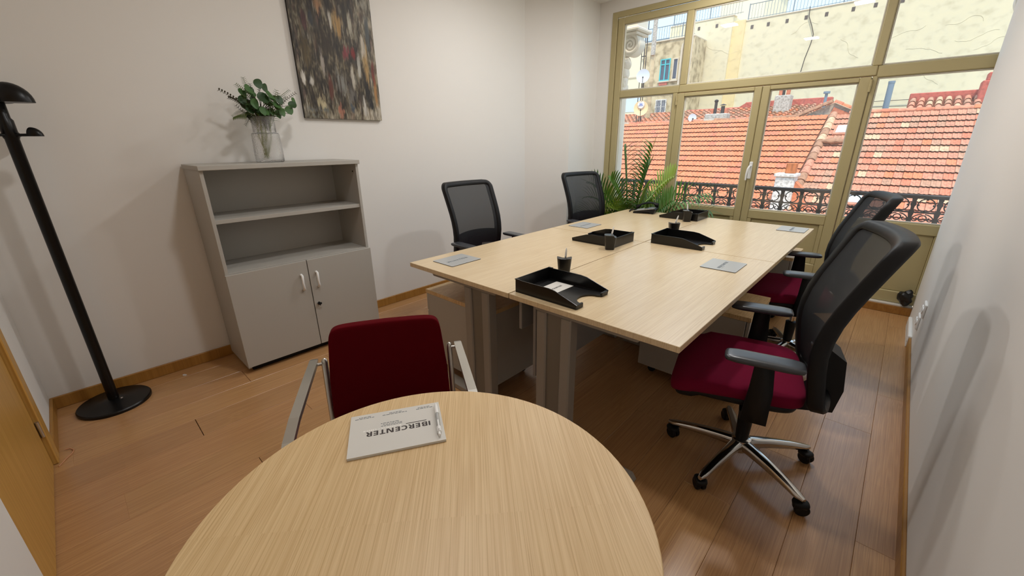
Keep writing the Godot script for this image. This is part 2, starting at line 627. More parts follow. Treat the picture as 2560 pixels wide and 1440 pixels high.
# ------------------------------------------------------------------ desks and pedestals
func desk_leg(t: Node3D, xa: float, xb: float, xc: float, z: float, xf: float) -> void:
	# column with a sunk middle strip, top bar and foot
	var w := 0.19
	var x0 := xc - w / 2
	part(t, "top_bar", B.new().prism(PackedVector2Array([Vector2(xa, 0.714), Vector2(xb, 0.714), Vector2(xb - 0.03, 0.684), Vector2(xa + 0.03, 0.684)]), 0.06, Transform3D(Basis(), V(0, 0, z - 0.03))).mesh(), M.grey_leg)
	var c := B.new()
	c.bb(V(x0, 0.03, z - 0.03), V(x0 + 0.055, 0.684, z + 0.03), 0.006)
	c.bb(V(x0 + w - 0.055, 0.03, z - 0.03), V(x0 + w, 0.684, z + 0.03), 0.006)
	var l := part(t, "leg", c.mesh(), M.grey_leg)
	part(l, "cover_strip", bc(V(x0 + 0.055, 0.03, z - 0.018), V(x0 + w - 0.055, 0.684, z + 0.018)), M.grey_leg_dark)
	part(t, "foot", B.new().prism(PackedVector2Array([Vector2(xa, 0.004), Vector2(xf, 0.004), Vector2(xf - 0.02, 0.03), Vector2(xa + 0.02, 0.03)]), 0.07, Transform3D(Basis(), V(0, 0, z - 0.035))).mesh(), M.grey_leg)

func desks() -> void:
	var grp := "oak desks joined in a block"
	var zs := [[0.0, -1.377], [-1.384, -2.657]]
	var lab := [["light oak desk nearest the cabinet with a grey notebook-sized mat on its corner", "light oak desk in the foreground right with a letter tray by its near edge"], ["light oak desk by the palm with a telephone on it", "light oak far right desk beside the balcony doors"]]
	for j in 2:
		for i in 2:
			var x0 := 0.0 if i == 0 else 0.8035
			var x1 := 0.7975 if i == 0 else 1.6
			var t := thing("desk", lab[j][i], "desk", Vector3.ZERO, 0, grp)
			var za: float = zs[j][0]
			var zb: float = zs[j][1]
			part(t, "tabletop", bx(Vector3.ZERO, V(x1 - x0, 0.025, za - zb), 0.0015), M.desk_oak, V((x0 + x1) / 2, 0.7275, (za + zb) / 2))
			var xa := 0.14 if i == 0 else 0.905
			var xb := 0.695 if i == 0 else 1.46
			var xc := 0.525 if i == 0 else 1.03
			desk_leg(t, xa, xb, xc, za - 0.07, xb)
			desk_leg(t, xa if i == 0 else 0.76, xb if i == 0 else 1.3, xc if i == 0 else 0.855, zb + 0.07, xb if i == 0 else 0.96)
			var xp := 0.758 if i == 0 else 0.85
			part(t, "modesty_panel", bc(V(xp - 0.009, 0.26 if i else 0.5, zb + 0.16), V(xp + 0.009, 0.70, za - 0.13), 0.002), M.grey_panel)
			part(t, "beam", bc(V((x0 + x1) / 2 - 0.03, 0.676, zb + 0.1), V((x0 + x1) / 2 + 0.03, 0.713, za - 0.1)), M.grey_leg)
	pedestal(V(0.262, 0, -0.315), PI, "grey drawer pedestal with oak top behind the near left desk leg")
	pedestal(V(1.325, 0, -1.15), 0, "grey drawer pedestal with oak top beside the nearest crimson seat")
	pedestal(V(1.25, 0, -2.62), 0, "grey drawer pedestal with a key in its lock under the far right desk")

func pedestal(at: Vector3, turn: float, label: String) -> void:
	var t := thing("drawer_pedestal", label, "pedestal", at, turn, "drawer pedestals under the desks")
	var hd := 0.29
	var hw := 0.2
	part(t, "body", bc(V(-hd, 0.06, -hw), V(hd - 0.02, 0.512, hw), 0.002), M.grey_melamine)
	part(t, "top", bx(Vector3.ZERO, V(2 * hd + 0.004, 0.025, 2 * hw + 0.004), 0.0015), M.ped_oak, V(0, 0.525, 0))
	var ys := [[0.064, 0.276], [0.281, 0.393], [0.398, 0.508]]
	for y in ys:
		var d := part(t, "drawer", bc(V(hd - 0.017, y[0], -hw + 0.002), V(hd, y[1], hw - 0.002), 0.002), M.grey_melamine)
		var ym: float = y[1] - 0.045
		part(d, "handle", B.new().tube([V(hd, ym, -0.06), V(hd + 0.018, ym, -0.055), V(hd + 0.026, ym, -0.03), V(hd + 0.028, ym, 0), V(hd + 0.026, ym, 0.03), V(hd + 0.018, ym, 0.055), V(hd, ym, 0.06)], 0.0055, 8).mesh(), M.white_plastic)
	var k := part(t, "lock", B.new().lathe([Vector2(0.009, 0), Vector2(0.009, 0.006), Vector2(0, 0.006)], 12, Transform3D(Basis(V(0, 1, 0), V(1, 0, 0), V(0, 0, 1)), V(hd, 0.49, -0.15))).mesh(), M.chrome)
	part(k, "key", B.new().bb(V(hd + 0.006, 0.478, -0.152), V(hd + 0.03, 0.502, -0.148), 0.001).bb(V(hd + 0.02, 0.41, -0.154), V(hd + 0.028, 0.48, -0.146), 0.002).mesh(), M.black_plastic)
	for cx in [-0.22, 0.22]:
		for cz in [-0.14, 0.14]:
			var c := part(t, "castor", B.new().lathe([Vector2(0, -0.012), Vector2(0.02, -0.012), Vector2(0.024, -0.006), Vector2(0.024, 0.006), Vector2(0.02, 0.012), Vector2(0, 0.012)], 16, Transform3D(Basis(V(1, 0, 0), V(0, 0, 1), V(0, -1, 0)), V(cx, 0.024, cz))).mesh(), M.black_plastic)
			part(c, "fork", bc(V(cx - 0.018, 0.028, cz - 0.017), V(cx + 0.014, 0.06, cz + 0.017), 0.004), M.black_plastic)

# ------------------------------------------------------------------ cabinet
func cabinet() -> void:
	var t := thing("cabinet", "grey office cabinet with two open shelves over two doors", "cabinet", V(XL + 0.018, 0, 0.29))
	var g: Material = M.grey_melamine
	var d := 0.385
	var hw := 0.465
	part(t, "side_panel", bc(V(0, 0.03, -hw), V(d, 1.272, -hw + 0.019), 0.001), g)
	part(t, "side_panel", bc(V(0, 0.03, hw - 0.019), V(d, 1.272, hw), 0.001), g)
	part(t, "back_panel", bc(V(0, 0.05, -hw + 0.019), V(0.012, 1.272, hw - 0.019)), g)
	part(t, "top", bc(V(-0.003, 1.272, -hw - 0.006), V(d + 0.02, 1.298, hw + 0.006), 0.002), g)
	part(t, "shelf", bc(V(0.012, 0.970, -hw + 0.019), V(d - 0.012, 0.994, hw - 0.019), 0.001), g)
	part(t, "shelf", bc(V(0.012, 0.650, -hw + 0.019), V(d - 0.002, 0.674, hw - 0.019), 0.001), g)
	part(t, "shelf", bc(V(0.012, 0.05, -hw + 0.019), V(d - 0.012, 0.074, hw - 0.019), 0.001), g)
	part(t, "plinth", bc(V(0.03, 0.0, -hw + 0.03), V(d - 0.03, 0.05, hw - 0.03)), M.black_plastic)
	for s in [-1.0, 1.0]:
		var z0: float = 0.0025 if s > 0 else -hw - 0.004
		var z1: float = hw + 0.004 if s > 0 else -0.0025
		var dr := part(t, "door", bc(V(d + 0.001, 0.045, z0), V(d + 0.02, 0.668, z1), 0.0015), g)
		var z: float = s * 0.05
		part(dr, "handle", B.new().tube([V(d + 0.02, 0.578, z), V(d + 0.038, 0.572, z), V(d + 0.046, 0.55, z + 0.003), V(d + 0.049, 0.525, z + 0.005), V(d + 0.046, 0.50, z + 0.003), V(d + 0.038, 0.478, z), V(d + 0.02, 0.472, z)], [0.008, 0.0085, 0.0075, 0.007, 0.0075, 0.0085, 0.008], 10).mesh(), M.white_plastic)
		if s < 0:
			var lk := part(dr, "lock", B.new().lathe([Vector2(0.011, 0), Vector2(0.011, 0.008), Vector2(0, 0.008)], 16, Transform3D(Basis(V(0, 1, 0), V(1, 0, 0), V(0, 0, 1)), V(d + 0.02, 0.352, -0.03))).mesh(), M.chrome)
			part(lk, "key", B.new().bb(V(d + 0.028, 0.34, -0.033), V(d + 0.05, 0.366, -0.027), 0.002).bb(V(d + 0.036, 0.345, -0.045), V(d + 0.044, 0.36, -0.018), 0.003).mesh(), M.black_plastic)
	for z in [-0.33, 0.33]:
		part(t, "shelf_pin", B.new().lathe([Vector2(0.006, 0), Vector2(0.004, 0.004), Vector2(0, 0.005)], 10, Transform3D(Basis(V(1, 0, 0), V(0, 0, -signf(z)), V(0, 1, 0)), V(d - 0.05, 1.22, signf(z) * (hw - 0.019)))).mesh(), M.black_plastic)

# ------------------------------------------------------------------ round table with notepad and pen
func round_table() -> void:
	var t := thing("round_table", "round light oak meeting table in the foreground", "table", V(1.518, 0, 0.986), 0.84)
	var r := 0.42
	part(t, "tabletop", B.new().lathe([Vector2(0, 0.715), Vector2(r - 0.002, 0.715), Vector2(r, 0.717), Vector2(r, 0.738), Vector2(r - 0.002, 0.74), Vector2(0, 0.74)], 96).mesh(), M.table_oak)
	part(t, "column", B.new().lathe([Vector2(0.11, 0.715), Vector2(0.11, 0.708), Vector2(0.04, 0.70), Vector2(0.04, 0.03)], 32).mesh(), M.grey_leg)
	part(t, "base", B.new().lathe([Vector2(0.04, 0.035), Vector2(0.08, 0.03), Vector2(0.15, 0.018), Vector2(0.158, 0.01), Vector2(0.156, 0.0), Vector2(0, 0.0)], 48).mesh(), M.grey_leg)
	# notepad
	var u := V(-0.509, 0, 0.861)
	var v := V(0.861, 0, 0.509)
	var c := V(1.257, 0.740, 0.882)
	var pad := thing("notepad", "grey printed notepad lying on the round table under a white pen", "notepad", c, 0)
	pad.transform.basis = Basis(u, Vector3.UP, u.cross(Vector3.UP))
	var hu := 0.110
	var hv := 0.077
	part(pad, "sheets", bc(V(-hu + 0.0006, 0.0003, -hv + 0.0006), V(hu - 0.0006, 0.0055, hv - 0.0006)), M.paper)
	part(pad, "cover", bc(V(-hu, 0.0055, -hv), V(hu, 0.0065, hv), 0.0003), M.paper)
	# local z runs against the letters' up
	var top := 0.0066
	var at := func(x: float, y: float) -> Transform3D: return lying(V(x, top, -y), V(1, 0, 0), V(0, 0, -1))
	logo(pad, at.call(-0.004, 0.005), 0.152, 0.0165, M.ink)
	text(pad, "lettering", "BUSINESS CENTER", 0.0058, at.call(0.034, -0.0085), M.ink_white, true, 1.35)
	part(pad, "rule_line", bc(V(-0.072, top - 0.0002, 0.0085), V(-0.022, top + 0.0002, 0.0105)), M.ink)
	# illegible small print: rows of word-long dashes
	var rows := [[0.012, -0.0165, 0.05], [0.012, -0.0215, 0.05], [0.016, -0.0275, 0.043], [-0.07, -0.0605, 0.044], [-0.07, -0.0655, 0.03], [0.004, -0.0605, 0.062], [0.004, -0.0655, 0.036], [0.078, -0.0605, 0.048], [0.078, -0.0655, 0.032]]
	for q in rows:
		var b := B.new()
		var x: float = q[0] - q[2] / 2
		while x < q[0] + q[2] / 2 - 0.003:
			var ln := rng.randf_range(0.003, 0.009)
			b.bb(V(x, top - 0.0002, -q[1] - 0.0009), V(minf(x + ln, q[0] + q[2] / 2), top + 0.0002, -q[1] + 0.0009))
			x += ln + 0.0016
		part(pad, "small_print", b.mesh(), M.ink_grey)
	# pen lying across the pad's end
	var pa := V(1.252, 0.7522, 0.761)
	var pb := V(1.362, 0.7522, 0.832)
	var pen := thing("ballpoint_pen", "white ballpoint pen with clear barrel lying on the notepad", "pen", (pa + pb) / 2, 0)
	var px := (pb - pa).normalized()
	pen.transform.basis = Basis(px, Vector3.UP, px.cross(Vector3.UP))
	pen_parts(pen, (pb - pa).length())

# a pen along local x, its tip at -x
func pen_parts(pen: Node3D, ln: float) -> void:
	var h := ln / 2
	var rot := Transform3D(Basis(V(0, -1, 0), V(1, 0, 0), V(0, 0, 1)), Vector3.ZERO)
	part(pen, "grip", B.new().lathe([Vector2(0, -h), Vector2(0.0022, -h + 0.003), Vector2(0.0045, -h + 0.014), Vector2(0.0053, -h + 0.03), Vector2(0.0053, -h + 0.048), Vector2(0, -h + 0.048)], 16, rot).mesh(), M.white_plastic)
	part(pen, "barrel", B.new().lathe([Vector2(0.005, -h + 0.048), Vector2(0.005, h - 0.03), Vector2(0.0045, h - 0.03)], 16, rot).mesh(), M.mouse_top)
	part(pen, "cap", B.new().lathe([Vector2(0, h - 0.03), Vector2(0.0053, h - 0.03), Vector2(0.0053, h - 0.012), Vector2(0.003, h - 0.01), Vector2(0.003, h), Vector2(0, h)], 16, rot).mesh(), M.white_plastic)
	part(pen, "clip", bc(V(h - 0.05, 0.0065, -0.0018), V(h - 0.014, 0.0078, 0.0018), 0.0004), M.white_plastic)

# ------------------------------------------------------------------ task chairs (local x is forward)
func back_x(y: float, z: float) -> float:
	var ys := [0.44, 0.55, 0.66, 0.72, 0.80, 0.88, 0.96, 1.04, 1.14]
	var xs := [-0.172, -0.150, -0.134, -0.132, -0.146, -0.172, -0.206, -0.241, -0.286]
	var i := 0
	while i < ys.size() - 2 and y > ys[i + 1]:
		i += 1
	var p: float = clampf((y - ys[i]) / (ys[i + 1] - ys[i]), -0.3, 1.3)
	return lerpf(xs[i], xs[i + 1], p) - 0.045 * (1.0 - z * z / 0.06)

func make_chair(label: String, at: Vector3, turn: float, base_turn: float) -> Node3D:
	var t := thing("task_chair", label, "office chair", at, turn, "black mesh-back task chairs with crimson seats")
	var bp: Material = M.black_plastic
	# five-star base
	var hub := part(t, "base_hub", B.new().lathe([Vector2(0, 0.062), Vector2(0.03, 0.062), Vector2(0.036, 0.075), Vector2(0.043, 0.105), Vector2(0.04, 0.128), Vector2(0.03, 0.132), Vector2(0, 0.132)], 32).mesh(), M.alu)
	var arm := B.new()
	var rings := []
	for i in 13:
		var p := i / 12.0
		var r := lerpf(0.022, 0.318, p)
		var top := 0.128 - 0.012 * p - 0.034 * p * p
		var th := lerpf(0.05, 0.024, p)
		var w := lerpf(0.028, 0.017, p)
		if i == 12:
			w *= 0.55
			th *= 0.7
		var c := top - th / 2
		rings.append([V(r, c - th / 2, -w * 0.6), V(r, c - th / 2, w * 0.6), V(r, c, w), V(r, c + th * 0.35, w * 0.85), V(r, c + th / 2, w * 0.4), V(r, c + th / 2, -w * 0.4), V(r, c + th * 0.35, -w * 0.85), V(r, c, -w)])
	arm.loft(rings)
	var arm_m := arm.mesh()
	var wheel := B.new()
	for s in [-1.0, 1.0]:
		wheel.lathe([Vector2(0, 0.004), Vector2(0.024, 0.004), Vector2(0.0275, 0.008), Vector2(0.0275, 0.016), Vector2(0.022, 0.021), Vector2(0, 0.022)], 20, Transform3D(Basis(V(1, 0, 0), V(0, 0, s), V(0, -s, 0)), V(0.012, 0.0275, 0)))
	var wheel_m := wheel.mesh()
	var hood := B.new()
	hood.lathe([Vector2(0.0, 0.075), Vector2(0.008, 0.075), Vector2(0.008, 0.05), Vector2(0.0, 0.05)], 12)
	hood.pillow(V(0.008, 0.046, 0), V(0.03, 0.013, 0.0245), 0.6, 0.7, 20, 8)
	var hood_m := hood.mesh()
	for k in 5:
		var a := base_turn + TAU * k / 5
		var am := part(t, "base_arm", arm_m, M.alu)
		am.rotation.y = -a
		var cs := part(t, "castor", wheel_m, bp, V(cos(a) * 0.30, 0, sin(a) * 0.30))
		cs.rotation.y = -a + [0.9, -2.2, 2.6, 0.3, -1.2][k]
		part(cs, "hood", hood_m, bp)
	part(hub, "gas_lift_cover", B.new().lathe([Vector2(0.0, 0.06), Vector2(0.026, 0.06), Vector2(0.026, 0.13), Vector2(0.029, 0.20), Vector2(0.031, 0.262), Vector2(0.014, 0.268), Vector2(0, 0.268)], 24).mesh(), bp)
	part(hub, "gas_lift_rod", B.new().lathe([Vector2(0.0, 0.262), Vector2(0.0145, 0.262), Vector2(0.0145, 0.38), Vector2(0, 0.38)], 20).mesh(), M.chrome)
	# mechanism, seat
	var mech := B.new()
	mech.box(V(-0.01, 0.398, 0), V(0.26, 0.06, 0.16), 0.014)
	mech.box(V(-0.01, 0.372, 0), V(0.13, 0.03, 0.1), 0.01)
	var mc := part(t, "mechanism", mech.mesh(), bp)
	part(mc, "lever", B.new().tube([V(0.06, 0.405, 0.07), V(0.065, 0.402, 0.17), V(0.068, 0.40, 0.235)], [0.005, 0.005, 0.009], 8).mesh(), bp)
	part(mc, "knob", B.new().lathe([Vector2(0, 0), Vector2(0.024, 0), Vector2(0.026, 0.006), Vector2(0.022, 0.034), Vector2(0, 0.036)], 18, Transform3D(Basis(), V(0.09, 0.352, 0.02))).mesh(), bp)
	var seat_bend := func(v: Vector3) -> Vector3:
		var y := v.y
		if v.x > 0.16:
			y -= 0.045 * pow((v.x - 0.16) / 0.16, 2.0)
		y += 0.012 * pow(v.z / 0.25, 2.0) if v.x < 0.2 else 0.0
		return V(v.x, y, v.z * (1.0 - 0.09 * clampf((0.02 - v.x) / 0.2, 0, 1)))
	part(t, "seat_shell", B.new().pillow(V(0.075, 0.437, 0), V(0.225, 0.024, 0.243), 0.45, 0.32, 44, 10, seat_bend).mesh(), bp)
	part(t, "seat", B.new().pillow(V(0.075, 0.475, 0), V(0.24, 0.037, 0.255), 0.42, 0.3, 52, 16, seat_bend).mesh(), M.crimson)
	# backrest: bent loop frame, mesh skin, lumbar plate, rear housing
	var path := []
	var y0 := 0.475
	var y1 := 1.088
	var hw := 0.232
	var r := 0.038
	var corners := [[hw - r, y1 - r, 0.0], [-hw + r, y1 - r, PI / 2], [-hw + r + 0.012, y0 + r, PI], [hw - r - 0.012, y0 + r, 1.5 * PI]]
	for ci in 4:
		var c: Array = corners[ci]
		for k in 7:
			var a: float = c[2] + PI / 2 * k / 6
			path.append(Vector2(c[0] + r * cos(a), c[1] + r * sin(a)))
		var nx: Array = corners[(ci + 1) % 4]
		var a1: float = c[2] + PI / 2
		var pa := Vector2(c[0] + r * cos(a1), c[1] + r * sin(a1))
		var pb := Vector2(nx[0] + r * cos(a1), nx[1] + r * sin(a1))
		for k in range(1, 9):
			path.append(pa.lerp(pb, k / 9.0))
	var fr := []
	var n := path.size()
	for i in n:
		var p: Vector2 = path[i]
		var dv: Vector2 = (path[(i + 1) % n] - path[(i + n - 1) % n]).normalized()
		var nm := Vector2(dv.y, -dv.x)
		var ring := []
		for o in [[-0.016, -0.036], [0.010, -0.044], [0.019, -0.034], [0.019, 0.004], [0.012, 0.012], [-0.012, 0.012], [-0.017, 0.006]]:
			var pp: Vector2 = p + nm * o[0]
			ring.append(V(back_x(pp.y, pp.x) + o[1], pp.y, pp.x))
		fr.append(ring)
	part(t, "back_frame", B.new().loft(fr, true, false, true).mesh(), bp)
	var grid := []
	for j in 25:
		var y := lerpf(y0 + 0.004, y1 - 0.004, j / 24.0)
		var inset := 0.0
		for e in [y - y0, y1 - y]:
			if e < r:
				inset = maxf(inset, r - sqrt(maxf(r * r - (r - e) * (r - e), 0.0)))
		var row := []
		for k in 17:
			var z := lerpf(-hw + inset + 0.004, hw - inset - 0.004, k / 16.0)
			row.append(V(back_x(y, z) + 0.004, y, z))
		grid.append(row)
	part(t, "back_mesh", B.new().loft(grid, false, false).mesh(), M.chair_mesh)
	var lum := []
	for j in 9:
		var y := lerpf(0.575, 0.70, j / 8.0)
		var row := []
		for k in 13:
			var z := lerpf(-0.215, 0.215, k / 12.0)
			row.append(V(back_x(y, z) - 0.022, y + 0.018 * (1.0 - z * z / 0.046), z))
		lum.append(row)
	part(t, "lumbar_support", B.new().loft(lum, false, false).mesh(), bp)
	var hs := PackedVector2Array([Vector2(-0.185, 0.66), Vector2(-0.205, 0.665), Vector2(-0.27, 0.62), Vector2(-0.285, 0.50), Vector2(-0.27, 0.40), Vector2(-0.14, 0.375), Vector2(-0.05, 0.378), Vector2(-0.05, 0.415), Vector2(-0.17, 0.425), Vector2(-0.205, 0.46)])
	part(t, "back_bracket", B.new().prism(hs, 0.14, Transform3D(Basis(), V(0, 0, -0.07))).mesh(), bp)
	# arms
	for s in [-1.0, 1.0]:
		var up := B.new()
		up.loft([[V(-0.045, 0.385, s * 0.07), V(0.045, 0.385, s * 0.07), V(0.045, 0.41, s * 0.07), V(-0.045, 0.41, s * 0.07)], [V(-0.045, 0.385, s * 0.235), V(0.045, 0.385, s * 0.235), V(0.045, 0.41, s * 0.235), V(-0.045, 0.41, s * 0.235)], [V(-0.043, 0.40, s * 0.287), V(0.043, 0.40, s * 0.287), V(0.043, 0.425, s * 0.268), V(-0.043, 0.425, s * 0.268)], [V(-0.042, 0.54, s * 0.291), V(0.034, 0.54, s * 0.291), V(0.034, 0.54, s * 0.271), V(-0.042, 0.54, s * 0.271)], [V(-0.03, 0.645, s * 0.291), V(0.03, 0.645, s * 0.291), V(0.03, 0.645, s * 0.271), V(-0.03, 0.645, s * 0.271)]])
		var ap := part(t, "armrest", up.mesh(), bp)
		part(ap, "arm_pad", B.new().pillow(V(0.005, 0.658, s * 0.277), V(0.126, 0.013, 0.045), 0.5, 0.36, 36, 10).mesh(), M.pad_black)
	return t

func chairs() -> void:
	var c := make_chair("black mesh task chair with crimson seat nearest the camera", V(1.748, 0, -0.527), 3.382, deg_to_rad(30) + 3.382)
	copy(c, V(1.69, 0, -1.79), 3.38, "black mesh task chair with crimson seat between the near chair and the balcony doors")
	copy(c, V(-0.325, 0, -0.98), -0.05, "black mesh task chair standing alone before the bare left wall")
	copy(c, V(-0.18, 0, -2.36), -0.227, "black mesh task chair next to the potted palm")

# ------------------------------------------------------------------ visitor chair at the round table
func visitor_chair() -> void:
	var t := thing("visitor_chair", "dark red upholstered chair with brushed metal arms at the round table", "chair", V(0.955, 0, 0.735), -0.557)
	var s: Material = M.satin
	var bend := func(v: Vector3) -> Vector3:
		return V(v.x - 0.12 * (v.y - 0.42) - 0.02 + 0.10 * v.z * v.z / 0.05 * 0.2, v.y, v.z * (1.0 - 0.10 * clampf((v.y - 0.55) / 0.25, 0, 1)))
	part(t, "backrest", B.new().pillow(V(-0.2, 0.595, 0), V(0.022, 0.19, 0.215), 0.16, 0.16, 64, 26, bend).mesh(), M.maroon)
	part(t, "seat", B.new().pillow(V(0.03, 0.44, 0), V(0.225, 0.03, 0.215), 0.4, 0.25, 48, 12).mesh(), M.maroon)
	for z in [-1.0, 1.0]:
		var lean := func(y: float) -> float: return -0.225 - 0.12 * (y - 0.42)
		part(t, "back_post", B.new().tube([V(lean.call(0.40), 0.40, z * 0.228), V(lean.call(0.5), 0.5, z * 0.228), V(lean.call(0.648), 0.648, z * 0.228), V(lean.call(0.66), 0.66, z * 0.228), V(lean.call(0.664), 0.664, z * 0.228)], [0.0115, 0.0115, 0.0115, 0.008, 0.001], 14).mesh(), s)
		part(t, "link", B.new().tube([V(-0.25, 0.645, z * 0.228), V(-0.245, 0.645, z * 0.25)], 0.006, 8).mesh(), s)
		var ar := B.new()
		var pts := [[-0.262, 0.652, 0.012], [-0.25, 0.655, 0.014], [-0.1, 0.652, 0.0145], [0.08, 0.645, 0.0145], [0.17, 0.63, 0.0145], [0.215, 0.60, 0.0145], [0.23, 0.56, 0.0145], [0.235, 0.02, 0.0145]]
		var rings := []
		for i in pts.size():
			var p: Array = pts[i]
			var q0: Array = pts[maxi(i - 1, 0)]
			var q1: Array = pts[mini(i + 1, pts.size() - 1)]
			var d := Vector2(q1[0] - q0[0], q1[1] - q0[1]).normalized()
			var nn := Vector2(-d.y, d.x) * 0.008
			var zc: float = z * 0.262
			var w: float = p[2]
			rings.append([V(p[0] + nn.x, p[1] + nn.y, zc - w), V(p[0] + nn.x, p[1] + nn.y, zc + w), V(p[0] - nn.x, p[1] - nn.y, zc + w), V(p[0] - nn.x, p[1] - nn.y, zc - w)])
		for i in rings.size() - 1:
			for k in 4:
				ar.q(rings[i][k], rings[i][(k + 1) % 4], rings[i + 1][(k + 1) % 4], rings[i + 1][k])
		ar.q(rings[0][0], rings[0][1], rings[0][2], rings[0][3])
		part(t, "armrest", ar.mesh(), s)
		part(t, "leg", B.new().tube([V(-0.222, 0.41, z * 0.228), V(-0.25, 0.2, z * 0.235), V(-0.29, 0.008, z * 0.24)], 0.0115, 12).mesh(), s)
		part(t, "side_rail", B.new().tube([V(-0.222, 0.405, z * 0.228), V(0.02, 0.402, z * 0.235), V(0.232, 0.402, z * 0.262)], 0.009, 10).mesh(), s)

# ------------------------------------------------------------------ things on the desks
func make_tray(label: String, at: Vector3, turn: float) -> Node3D:
	# open front towards local x
	var t := thing("letter_tray", label, "letter tray", at, turn, "black letter trays")
	var m: Material = M.black_gloss
	var l := 0.168
	var w := 0.128
	var floor_p := PackedVector2Array()
	floor_p.append(Vector2(-l, -w))
	floor_p.append(Vector2(l, -w))
	floor_p.append(Vector2(l, -0.075))
	for k in 13:
		var a := -PI / 2 - PI * k / 12.0
		floor_p.append(Vector2(l - 0.012 + 0.055 * cos(a), 0.065 * sin(a)))
	floor_p.append(Vector2(l, 0.075))
	floor_p.append(Vector2(l, w))
	floor_p.append(Vector2(-l, w))
	part(t, "floor_plate", B.new().prism(floor_p, 0.004, Transform3D(Basis(V(1, 0, 0), V(0, 0, 1), V(0, -1, 0)), V(0, 0.008, 0))).mesh(), m)
	var side := PackedVector2Array([Vector2(-l, 0.0), Vector2(l, 0.0), Vector2(l + 0.004, 0.02), Vector2(l - 0.012, 0.026), Vector2(0.055, 0.058), Vector2(0.02, 0.062), Vector2(-l, 0.062)])
	for s in [-1.0, 1.0]:
		var zz: float = w - 0.004 if s > 0 else -w
		part(t, "side_wall", B.new().prism(side, 0.004, Transform3D(Basis(), V(0, 0, zz))).mesh(), m)
		part(t, "front_lip", bc(V(l - 0.008, 0.0, s * 0.076), V(l + 0.003, 0.02, s * (w - 0.004)), 0.002), m)
	part(t, "back_wall", bc(V(-l - 0.004, 0, -w), V(-l, 0.066, w), 0.0015), m)
	for s in [-1.0, 1.0]:
		part(t, "rim", bc(V(-l - 0.006, 0.062, s * (w + 0.002)), V(-l + 0.02, 0.065, s * (w - 0.008))), m)
	return t

func make_cup(label: String, at: Vector3, turn: float) -> Node3D:
	var t := thing("pen_cup", label, "pen cup", at, turn, "black pen cups")
	var b := B.new()
	var out := []
	for lv in [[0.0, 0.029], [0.094, 0.0385], [0.0945, 0.037], [0.012, 0.0275]]:
		var ring := []
		for k in 24:
			var a := TAU * k / 24
			var e := 0.55
			var h: float = lv[1]
			var yy: float = lv[0]
			var px := h * signf(cos(a)) * pow(absf(cos(a)), e)
			var pz := h * signf(sin(a)) * pow(absf(sin(a)), e)
			if yy > 0.05 and px > 0.02:
				yy -= 0.012
			ring.append(V(px, yy, pz))
		out.append(ring)
	b.loft([out[0], out[1]], true, true)
	b.loft([out[1], out[2]], true, false)
	b.loft([out[2], out[3]], true, true)
	part(t, "cup", B.new().loft([out[0], out[1]], true, false).loft([out[1], out[2]], true, false).loft([out[2], out[3]], true, true).mesh(), M.black_gloss)
	part(t, "ridge", B.new().loft([[V(0.0275, 0.003, -0.006), V(0.0305, 0.003, -0.004), V(0.0305, 0.003, 0.004), V(0.0275, 0.003, 0.006)], [V(0.0365, 0.08, -0.006), V(0.0395, 0.08, -0.004), V(0.0395, 0.08, 0.004), V(0.0365, 0.08, 0.006)]]).mesh(), M.black_gloss)
	return t

func pen_in_cup(at: Vector3, tilt: Vector3, label: String) -> void:
	var p := thing("ballpoint_pen", label, "pen", at, 0, "white pens in the cups")
	var d := tilt.normalized()
	var s := d.cross(V(0.3, 0, 1)).normalized()
	p.transform.basis = Basis(-d, s, (-d).cross(s))
	pen_parts(p, 0.135)

